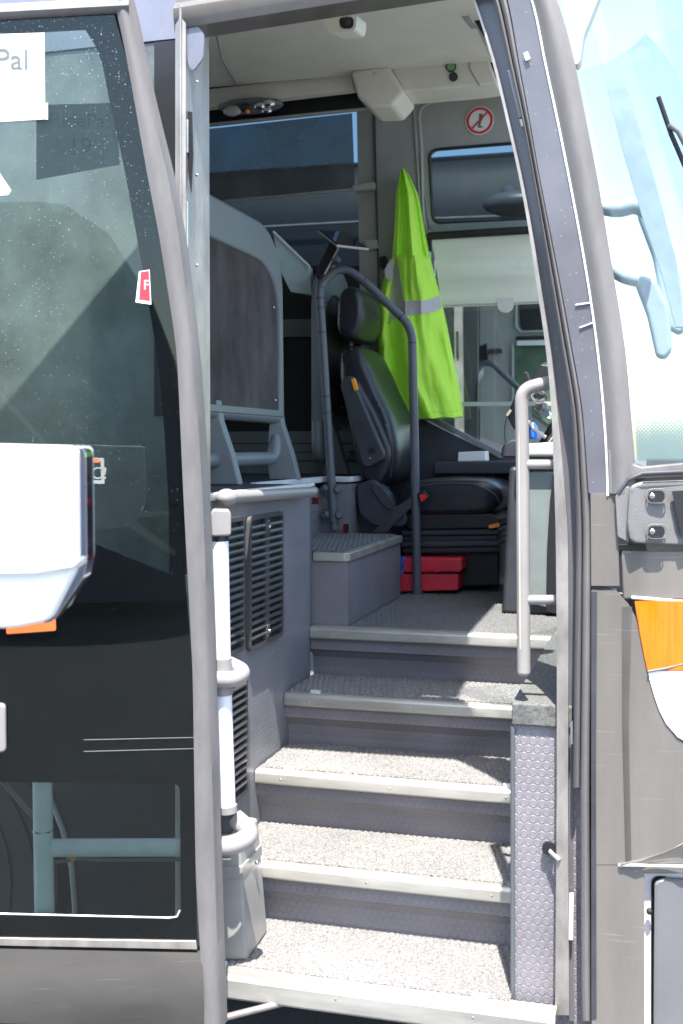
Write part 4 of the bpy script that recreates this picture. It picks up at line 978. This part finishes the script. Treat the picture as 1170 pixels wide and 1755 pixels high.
obj('seat_pedestal', MB().prism(px([(700, 945), (855, 943), (855, 1004), (700, 1008)], PY, SY+.1), (0, .34, 0)), 'black', seat, bevel=.008)
obj('height_lever', MB().prism(px(rpoly([(836, 900), (855, 896), (856, 903), (838, 906)], 3), PY, SY-.01), (0, .02, 0)), 'orange', seat)
obj('belt_strap', MB().prism(px([(640, 912), (662, 912), (716, 858), (706, 850), (680, 868)], PY, SY-.07), (0, .004, 0)), 'dgrey', seat)
bc = obj('belt_buckle', MB().prism(px(rpoly([(714, 846), (726, 840), (736, 852), (722, 866)], 3), PY, SY-.085), (0, .02, 0)), 'black', seat, bevel=.003)
obj('buckle_button', MB().prism(px([(718, 849), (727, 846), (732, 852), (722, 860)], PY, SY-.089), (0, .01, 0)), 'redbtn', bc)

# tablet on its arm
tb = empty('tablet', PY(560, 478, 4.98), 'black tablet computer tilted on a bracket at the top of the pole rail', 'tablet')
A_, B_, C2, D_ = PY(545, 393, 5.02), PY(594, 397, 5.14), PY(631, 425, 4.98), PY(577, 419, 4.86)
nrm = (B_-A_).cross(D_-A_).normalized(); nrm = nrm if nrm.z > 0 else -nrm
obj('tablet_case', MB().prism([A_, B_, C2, D_], -nrm*.012), 'black', tb, bevel=.003)
ctr = (A_+B_+C2+D_)/4
obj('tablet_screen', MB().prism([ctr+(p-ctr)*.9+nrm*.001 for p in (A_, B_, C2, D_)], nrm*.001), 'lcd', tb)
obj('case_edge', MB().tube([D_-nrm*.006, C2-nrm*.006], .006, 8), 'lgrey', tb, smooth=True)
arm_ = obj('mount_arm', MB().prism(px([(566, 412), (584, 418), (560, 468), (545, 480), (540, 474), (548, 448)], PY, 4.97), (0, .025, 0)), 'black', tb, bevel=.004)
obj('arm_edge', MB().tube([PY(582, 420, 4.965), PY(556, 470, 4.965)], .004, 8), 'lgrey', arm_, smooth=True)
obj('clamp_knob', MB().disc(PY(572, 448, 4.96), (.8, -.5, .2), .014, .03), 'grille', tb, smooth=True)

# hi-vis jacket
JK = empty('hi_vis_jacket', PY(692, 292, 5.7), 'bright yellow-green hooded safety jacket with silver tape, hanging on the cab wall', 'jacket')
JL = [(280, 688), (290, 683), (300, 680), (330, 678), (380, 676), (430, 674), (460, 668), (500, 664), (560, 657), (620, 658), (660, 666), (700, 690), (716, 700)]
JR = [(280, 690), (290, 703), (300, 708), (330, 716), (380, 723), (430, 732), (470, 742), (520, 757), (580, 768), (640, 780), (690, 791), (716, 792)]
def jacket_pt(u, v, lift=0.0):
    a, b = smooth_poly(JL, v), smooth_poly(JR, v); t = max(-1, min(1, 2*(u-a)/(b-a)-1))
    k = min(1, (v-285)/60)
    bulge = (.05+.07*k)*math.sqrt(max(0, 1-t*t))
    w = (v-285)/430
    fold = .016*math.sin(t*4.5+w*2.5)*(1-w*.5)+.007*math.sin(t*9-w*4+1)+.022*noise.noise(V((t*1.8, w*5, 2)))+.012*noise.noise(V((t*5+w*2, w*9, 5)))+.005*noise.noise(V((t*14+w*5, w*22, 5)))
    if v < 440: fold = .03*math.sin(t*6+w*1.5)+.01*math.sin(t*15)
    return PY(u, v, 5.74-bulge-fold*min(1, (1-abs(t))*5)-lift)
def jacket_sheet(v0, v1, name, mat, par, nu=34):
    rows = []; nv = int((v1-v0)/7)
    for i in range(nv+1):
        v = v0+(v1-v0)*i/nv; a, b = smooth_poly(JL, v), smooth_poly(JR, v)
        hem = 0
        rows.append([jacket_pt(a+(b-a)*j/nu, v+(1.0*math.sin(j*.5)-4*(j/nu-.5) if i == nv and v1 > 700 else 0)) for j in range(nu+1)])
    back = [[V((p.x, 5.775, p.z)) for p in r] for r in rows]
    m = MB(); m.grid(rows); nr = len(rows); nc = nu+1
    m.grid(back)
    o = nr*nc
    for i in range(nr-1):
        for j in (0, nu): m.f.append((i*nc+j, (i+1)*nc+j, o+(i+1)*nc+j, o+i*nc+j))
    for i in (0, nr-1):
        for j in range(nu): m.f.append((i*nc+j, i*nc+j+1, o+i*nc+j+1, o+i*nc+j))
    return obj(name, m, mat, par, smooth=True)
jb_ = jacket_sheet(436, 716, 'jacket_body', 'hivis', JK)
jacket_sheet(289, 438, 'hood', 'hivis', JK)
def jtape(poly, lift=.005, n=10):
    """poly = [(u_top, v_top, u_bot, v_bot)...] across"""
    rows = []
    for k in range(6):
        t = k/5; rows.append([jacket_pt(a+(c-a)*t, b+(d-b)*t, lift) for a, b, c, d in poly])
    obj('reflective_tape', MB().grid(rows, (0, .003, 0)), 'silver', JK, smooth=True)
def dens(poly, n=5):
    r = []
    for p, q in zip(poly, poly[1:]):
        for k in range(n): r.append(tuple(p[i]+(q[i]-p[i])*k/n for i in range(4)))
    return r+[poly[-1]]
jtape(dens([(664, 524, 660, 562), (678, 520, 675, 545), (700, 515, 700, 540), (728, 515, 729, 538), (742, 511, 744, 534), (753, 506, 757, 528)], 4))
jtape(dens([(673, 440, 668, 530), (678, 440, 679, 530), (681, 445, 692, 520)], 3), .0065)
# sleeve
rows = []
SLL = [(438, 672), (455, 662), (480, 653), (520, 648), (560, 646), (600, 647), (650, 652), (668, 660)]
SLR = [(438, 680), (455, 677), (480, 672), (520, 670), (560, 668), (600, 668), (650, 672), (668, 676)]
def sleeve_rows(v0, v1, lift=0):
    rows = []
    n = max(3, int((v1-v0)/8))
    for i in range(n+1):
        v = v0+(v1-v0)*i/n; a, b = smooth_poly(SLL, v), smooth_poly(SLR, v)
        rows.append([PY(a+(b-a)*j/8, v, 5.70-.05*math.sin(math.pi*j/8)-lift-.006*math.sin(v*.12+j)) for j in range(9)])
    return rows
obj('sleeve', MB().grid(sleeve_rows(438, 668), (0, .06, 0)), 'hivis', JK, smooth=True)
obj('reflective_tape', MB().grid([[PY(a+(c-a)*t, b+(d-b)*t, 5.70-.055-.004) for a, b, c, d in [(673, 440, 673, 482), (664, 452, 663, 478), (659, 462, 660, 474)]] for t in (0, .5, 1)], (0, .004, 0)), 'silver', JK, smooth=True)
# hem seam
obj('hem_seam', MB().tube([jacket_pt(u, 706-(u-700)*.02, .003) for u in range(700, 788, 4)], .0015, 6), 'hivis', JK)

# red tool box
tbx = empty('tool_box', PY(735, 1013, 5.2), 'red plastic tool box on the cab floor under the driver seat', 'tool box')
obj('box_body', MB().prism(px([(682, 984), (786, 984), (784, 1012), (683, 1014)], PY, 5.14), (0, .16, 0)), 'red', tbx, bevel=.004)
obj('box_lid', MB().prism(px([(680, 956), (790, 957), (792, 976), (786, 982), (682, 981)], PY, 5.135), (0, .17, 0)), 'red', tbx, bevel=.006)
obj('latch', MB().prism(px([(733, 968), (743, 968), (743, 978), (733, 978)], PY, 5.125), (0, .01, 0)), 'redbtn', tbx, bevel=.002)
obj('box_seam', MB().tube(px([(750, 982), (757, 979), (786, 980)], PY, 5.133), .0025), 'black', tbx)
# blue cloth hanging on it
rows = [[PY(676+x*5+(4 if i == 0 else 0), 951+i*7+x*1.5, 5.10-.012*math.sin(x*2+i)) for x in range(4)] for i in range(5)]
tag(obj('cloth', MB().grid(rows, (0, .012, 0)), 'blue', smooth=True, base=PY(684, 978, 5.1)), 'crumpled blue cloth hanging over the corner of the red tool box', 'cloth')
# white booklet on the shelf
tag(obj('booklet', MB().prism(px([(785, 775), (831, 773), (832, 790), (784, 791)], PY, W-.2), (0, .12, .0)), 'white', base=PY(808, 791, W-.2), bevel=.003), 'folded white booklet on the dark shelf below the driver window', 'booklet')
# no-boots / prohibition sign
sg_ = empty('prohibition_sign', PY(822, 207, W-.025), 'round red and white prohibition sign with a grey pictogram, on the cab wall', 'sign')
c0 = PY(822, 207, W-.024); rad = 25/F*5.75
obj('sign_disc', MB().disc(c0, (0, -1, 0), rad, .003, 40), 'white', sg_, smooth=True)
cir = [(math.cos(2*math.pi*k/40), math.sin(2*math.pi*k/40)) for k in range(40)]
def rp(a, s, y): return V((c0.x+a[0]*rad*s, y, c0.z+a[1]*rad*s))
obj('sign_ring', MB().ring([rp(a, .93, c0.y-.005) for a in cir], [rp(a, .75, c0.y-.005) for a in cir], (0, .002, 0)), 'redsign', sg_)
obj('sign_bar', MB().prism([rp(a, 1, c0.y-.007) for a in ((-.56, -.48), (-.48, -.56), (.56, .48), (.48, .56))], (0, .002, 0)), 'redsign', sg_)
pk = MB()
pk.prism([rp(a, 1, c0.y-.0045) for a in ((-.05, .5), (.2, .45), (.22, .1), (.12, -.05), (.05, -.35), (.3, -.5), (-.12, -.5), (-.1, -.1), (-.05, .1))], (0, .001, 0))
obj('pictogram', pk, 'rubber', sg_)

# sheets stuck to / behind the door glass
ux = (PDoor(300, 600)-PDoor(0, 600)).normalized(); uz = V((0, 0, 1))
sh1 = empty('paper_notice', PDoor(30, 200), 'white printed paper notice taped to the top left of the open door glass', 'notice')
obj('sheet', MB().prism(px([(-120, 62), (76, 56), (77, 204), (-120, 216)], PDoor, -.002), DN*.0015), 'white', sh1)
obj('tape_strip', MB().prism(px([(50, 178), (82, 176), (82, 205), (50, 207)], PDoor, .0022), DN*.0005), 'tabp', sh1)
o_ = PDoor(-68, 118, -.0035)
text_mesh('lettering', 'RidePal', .072, PDoor(-104, 114, -.0035), ux, uz, 'ink', sh1, .0003)
sh2_ = empty('grey_notice', PY(140, 310, 2.89), 'dim grey printed notice seen through the upper part of the door glass', 'notice')
obj('sheet', MB().prism(px([(62, 180), (198, 176), (205, 282), (62, 308)], PDoor, .03), DN*.002), 'ghost', sh2_)
text_mesh('lettering', 'RidePal', .05, PDoor(84, 216, .028), ux, uz, 'ink', sh2_, .0003)
text_mesh('lettering', '19', .06, PDoor(116, 264, .028), ux, uz, 'ink', sh2_, .0003)
st = empty('red_sticker', PDoor(248, 500), 'red and white card sticker with a letter F behind the door glass', 'sticker')
obj('card', MB().prism(px([(238, 465), (256, 462), (259, 522), (232, 518)], PDoor, -.001), DN*.001), 'white', st)
obj('red_face', MB().prism(px([(241, 466), (255, 464), (257, 516), (238, 513)], PDoor, -.002), DN*.0006), 'red', st)
text_mesh('lettering', 'F', .034, PDoor(245, 496, -.0028), ux, uz, 'white', st, .0002)
s3 = empty('information_decal', PDoor(150, 810), 'grey lettered decal on the door glass beside the white mirror head', 'decal')
obj('decal_frame', MB().ring(px([(120, 783), (178, 785), (179, 829), (120, 828)], PDoor, -.001), px([(120, 789), (172, 791), (173, 823), (120, 823)], PDoor, -.001), DN*.0005), 'ghost', s3)
obj('decal_bar', MB().prism(px([(146, 785), (170, 786), (170, 793), (146, 792)], PDoor, -.0018), DN*.0005), 'amberd', s3)
text_mesh('lettering', 'DC!', .042, PDoor(133, 821, -.0018), ux, uz, 'ghost', s3, .0003)

# chrome and white mirror head in the foreground
MD = 1.75
mh = empty('side_mirror', PD(40, 1075, MD), 'large bright chrome and white mirror head in the left foreground, before the door glass', 'mirror')
def mpx(pts, d): return [PD(u, v, d) for u, v in pts]
fwd = V((-S_, C_, 0))
obj('mirror_shell', MB().prism(mpx(rpoly([(-190, 756), (128, 764), (130, 972), (82, 1066), (20, 1078), (-190, 1082)], 14), MD), fwd*.14), 'whitegloss', mh, bevel=.02, seg=5)
obj('chrome_rim', MB().prism(mpx(rpoly([(118, 766), (143, 768), (147, 780), (149, 960), (144, 988), (90, 1066), (72, 1070), (126, 975)], 8), MD+.02), fwd*.05), 'chrome', mh, bevel=.016, seg=4)
obj('shell_seam', MB().tube(mpx([(-190, 985), (60, 982), (126, 972), (146, 955)], MD-.003), .0035), 'chrome', mh, smooth=True)
obj('mirror_arm', MB().tube([PD(-150, 900, MD+.07), PD(-420, 880, MD+.05), PD(-900, 850, MD)], .02), 'chrome', mh, smooth=True)
mp_ = PD(-900, 850, MD); obj('mounting_post', MB().tube([(mp_.x, mp_.y, 0), (mp_.x, mp_.y, mp_.z+.1)], .03), 'chrome', mh, smooth=True)

# ================================================================ neighbouring coach beyond
NY = 8.6
nb = empty('neighbour_coach', (-1.5, NY+1, 0), 'second dark coach parked beyond, seen through the cab windows', 'coach')
rows = []
def ztop(x): return 0
prof = [(0, .4), (0, 2.0), (.02, 3.2), (.06, 3.55), (.16, 3.85), (.35, 4.05), (.8, 4.12)]
rows = [[V((x, NY+a, b-max(0, (x+.2))*.35*(b > 2.1))) for x in (-12, -8, -5, -3.5, -2, -1.35, )] for a, b in prof]
obj('body_side', MB().grid(rows, (0, .05, 0)), 'navy', nb, smooth=True)
rows = [[V((x, NY+a+max(0, x+.1)**2*.5, b-max(0, (x+.3))*.12*(b > 3))) for x in (-1.35, -1.25, -1.15, -1.05, -.98, -.92)] for a, b in prof if b > 3]
rows.insert(0, [V((p.x, p.y, 2.98)) for p in rows[0]])
obj('body_front', MB().grid(rows, (0, .05, 0)), 'navy', nb, smooth=True)
obj('roof', MB().box(-12, -.9, NY+.3, NY+3.1, 3.95, 4.02), 'navy', nb)
obj('trim_line', MB().tube([(-12, NY-.01, 3.5), (-2, NY-.01, 3.5), (-.95, NY-.01, 3.48)], .012), 'rubber', nb)
# its doorway: jamb, inner wall, rail, seat head, window
obj('door_jamb', MB().prism(px([(778, 520), (792, 520), (797, 900), (780, 900)], PY, NY-.02), (0, .05, 0)), 'alu', nb)
obj('jamb_latch', MB().prism(px([(781, 568), (785, 568), (786, 612), (782, 612)], PY, NY-.03), (0, .01, 0)), 'black', nb)
iw = obj('inner_wall', MB().prism(px([(822, 500), (1000, 490), (1000, 800), (822, 800)], PY, NY+2.4), (0, .05, 0)), 'grey', nb)
obj('inner_dark', MB().prism(px([(780, 400), (826, 400), (826, 900), (780, 900)], PY, NY+2.5), (0, .05, 0)), 'black', nb)
obj('inner_window', MB().prism(px(rpoly([(888, 500), (990, 496), (990, 563), (892, 566)], 10), PY, NY+2.38), (0, .02, 0)), 'black', nb)
obj('inner_window_rim', MB().tube(px([(884, 500), (884, 560), (892, 569), (990, 566)], PY, NY+2.37), .01), 'lgrey', nb)
obj('inner_blind_tube', MB().tube(px([(884, 580), (990, 577)], PY, NY+2.3), .02), 'black', nb)
obj('inner_blind', MB().prism(px([(886, 584), (990, 580), (990, 590), (886, 592)], PY, NY+2.3), (0, .02, 0)), 'white', nb)
MAT['green'] = mk('green_view', (.07, .12, .07), .6, var=.3)
obj('inner_pane', MB().prism(px([(882, 593), (990, 590), (990, 760), (882, 690)], PY, NY+2.36), (0, .01, 0)), 'green', nb)
obj('inner_strip', MB().prism(px([(877, 590), (881, 590), (881, 720), (877, 715)], PY, NY+2.33), (0, .01, 0)), 'lgrey', nb)
ir = MB().tube(bez(px([(815, 900), (813, 640), (827, 622), (842, 622), (905, 680), (905, 900)], PY, NY+1.5), .08), .028)
obj('inner_rail', ir, 'rail', nb, smooth=True)
obj('inner_seat', MB().prism(px(rpoly([(794, 628), (800, 618), (820, 622), (820, 640), (812, 650), (812, 700), (800, 720), (797, 650)], 5), PY, NY+1.7), (0, .3, 0)), 'lgrey', nb, bevel=.03)
obj('inner_bracket', MB().prism(px([(820, 594), (833, 588), (836, 625), (820, 628)], PY, NY+1.9), (0, .05, 0)), 'black', nb)
obj('inner_bracket', MB().prism(px([(836, 598), (858, 597), (860, 605), (836, 607)], PY, NY+2.3), (0, .05, 0)), 'dgrey', nb)
# its mirror hanging at the front
obj('mirror_head', MB().ball(PY(886, 349, NY-.5), .24, 20, (1, .5, .38)), 'grille', nb, smooth=True)
obj('mirror_arm', MB().tube([PY(880, 340, NY-.5), PY(870, 330, NY-.3), PY(872, 335, NY)], .05), 'grille', nb, smooth=True)
# far-side mirrors of our coach, seen through the windscreen
fm = P('far_mirror', MB().prism(px(rpoly([(1090, 365), (1112, 352), (1135, 380), (1165, 470), (1178, 560), (1165, 575), (1140, 560), (1118, 440)], 10), PY, 6.6), (0, .1, 0)), 'mirrorblue', bevel=.03, seg=3)
P('far_mirror_arm', MB().tube(bez(px([(1010, 350), (1060, 360), (1090, 350), (1120, 370)], PY, 6.4), .1), .045), 'mirrorblue', fm, smooth=True)
fm2 = P('far_mirror', MB().prism(px(rpoly([(1085, 480), (1100, 470), (1125, 480), (1148, 530), (1152, 600), (1140, 616), (1124, 612), (1108, 540)], 8), PY, 6.55), (0, .1, 0)), 'mirrorblue', bevel=.03, seg=3)
P('far_mirror_arm', MB().tube(bez(px([(1040, 455), (1070, 475), (1095, 480)], PY, 6.4), .1), .04), 'mirrorblue', fm2, smooth=True)

# coach parked across the yard behind the photographer: it shows in the door glass as a reflection
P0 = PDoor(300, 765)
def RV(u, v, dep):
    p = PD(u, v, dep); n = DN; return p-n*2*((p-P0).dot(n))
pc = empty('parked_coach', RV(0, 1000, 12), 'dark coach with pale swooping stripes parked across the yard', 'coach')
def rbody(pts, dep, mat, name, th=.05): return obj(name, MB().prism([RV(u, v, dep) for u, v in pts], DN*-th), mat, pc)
rbody([(-700, 352), (0, 346), (60, 345), (110, 350), (185, 400), (262, 520), (300, 620), (315, 760), (318, 1030), (-700, 1050)], 12, 'paintbluesky', 'body', 2.2)
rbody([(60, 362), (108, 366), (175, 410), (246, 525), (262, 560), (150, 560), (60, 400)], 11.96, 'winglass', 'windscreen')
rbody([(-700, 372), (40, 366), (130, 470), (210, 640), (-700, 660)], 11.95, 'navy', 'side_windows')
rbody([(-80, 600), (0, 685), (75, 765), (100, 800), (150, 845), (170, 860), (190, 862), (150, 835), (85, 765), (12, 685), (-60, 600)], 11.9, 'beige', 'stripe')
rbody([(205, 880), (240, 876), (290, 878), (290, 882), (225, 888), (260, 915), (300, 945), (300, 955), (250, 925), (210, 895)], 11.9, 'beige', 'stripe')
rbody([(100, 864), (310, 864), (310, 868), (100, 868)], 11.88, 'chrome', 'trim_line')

# ================================================================ light, sky, camera
d = V((-.27, 1, -2.5)).normalized()
sun = bpy.data.lights.new('sun', 'SUN'); sun.energy = 4.6; sun.angle = R(.53); sun.color = (1, .955, .89)
so = bpy.data.objects.new('sun', sun); C.objects.link(so); so.rotation_euler = d.to_track_quat('-Z', 'Y').to_euler()
w = bpy.data.worlds.new('World'); scene.world = w; w.use_nodes = True; nt = w.node_tree
bg = nt.nodes['Background']; sky = nt.nodes.new('ShaderNodeTexSky'); sky.sky_type = 'NISHITA'; sky.sun_disc = False
sky.sun_elevation = math.asin(-d.z); sky.sun_rotation = math.atan2(-d.x, -d.y); sky.air_density = 1.2; sky.dust_density = 1.5
nt.links.new(sky.outputs[0], bg.inputs[0]); bg.inputs[1].default_value = .15
cam = bpy.data.cameras.new('camera'); co = bpy.data.objects.new('camera', cam); C.objects.link(co)
co.location = E0; co.rotation_euler = (R(90), 0, TH)
cam.sensor_fit = 'VERTICAL'; cam.sensor_height = 36; cam.sensor_width = 24; cam.lens = F/1755*36
cam.shift_y = -(877.5-HOR)/1755; cam.clip_end = 1000; cam.clip_start = .05
cam.dof.use_dof = True; cam.dof.focus_distance = 3.7; cam.dof.aperture_fstop = 4.5
scene.camera = co
vs = scene.view_settings; vs.view_transform = 'Standard'; vs.look = 'None'; vs.exposure = 1.75; vs.gamma = 1
scene.cycles.max_bounces = 10; scene.cycles.transparent_max_bounces = 16
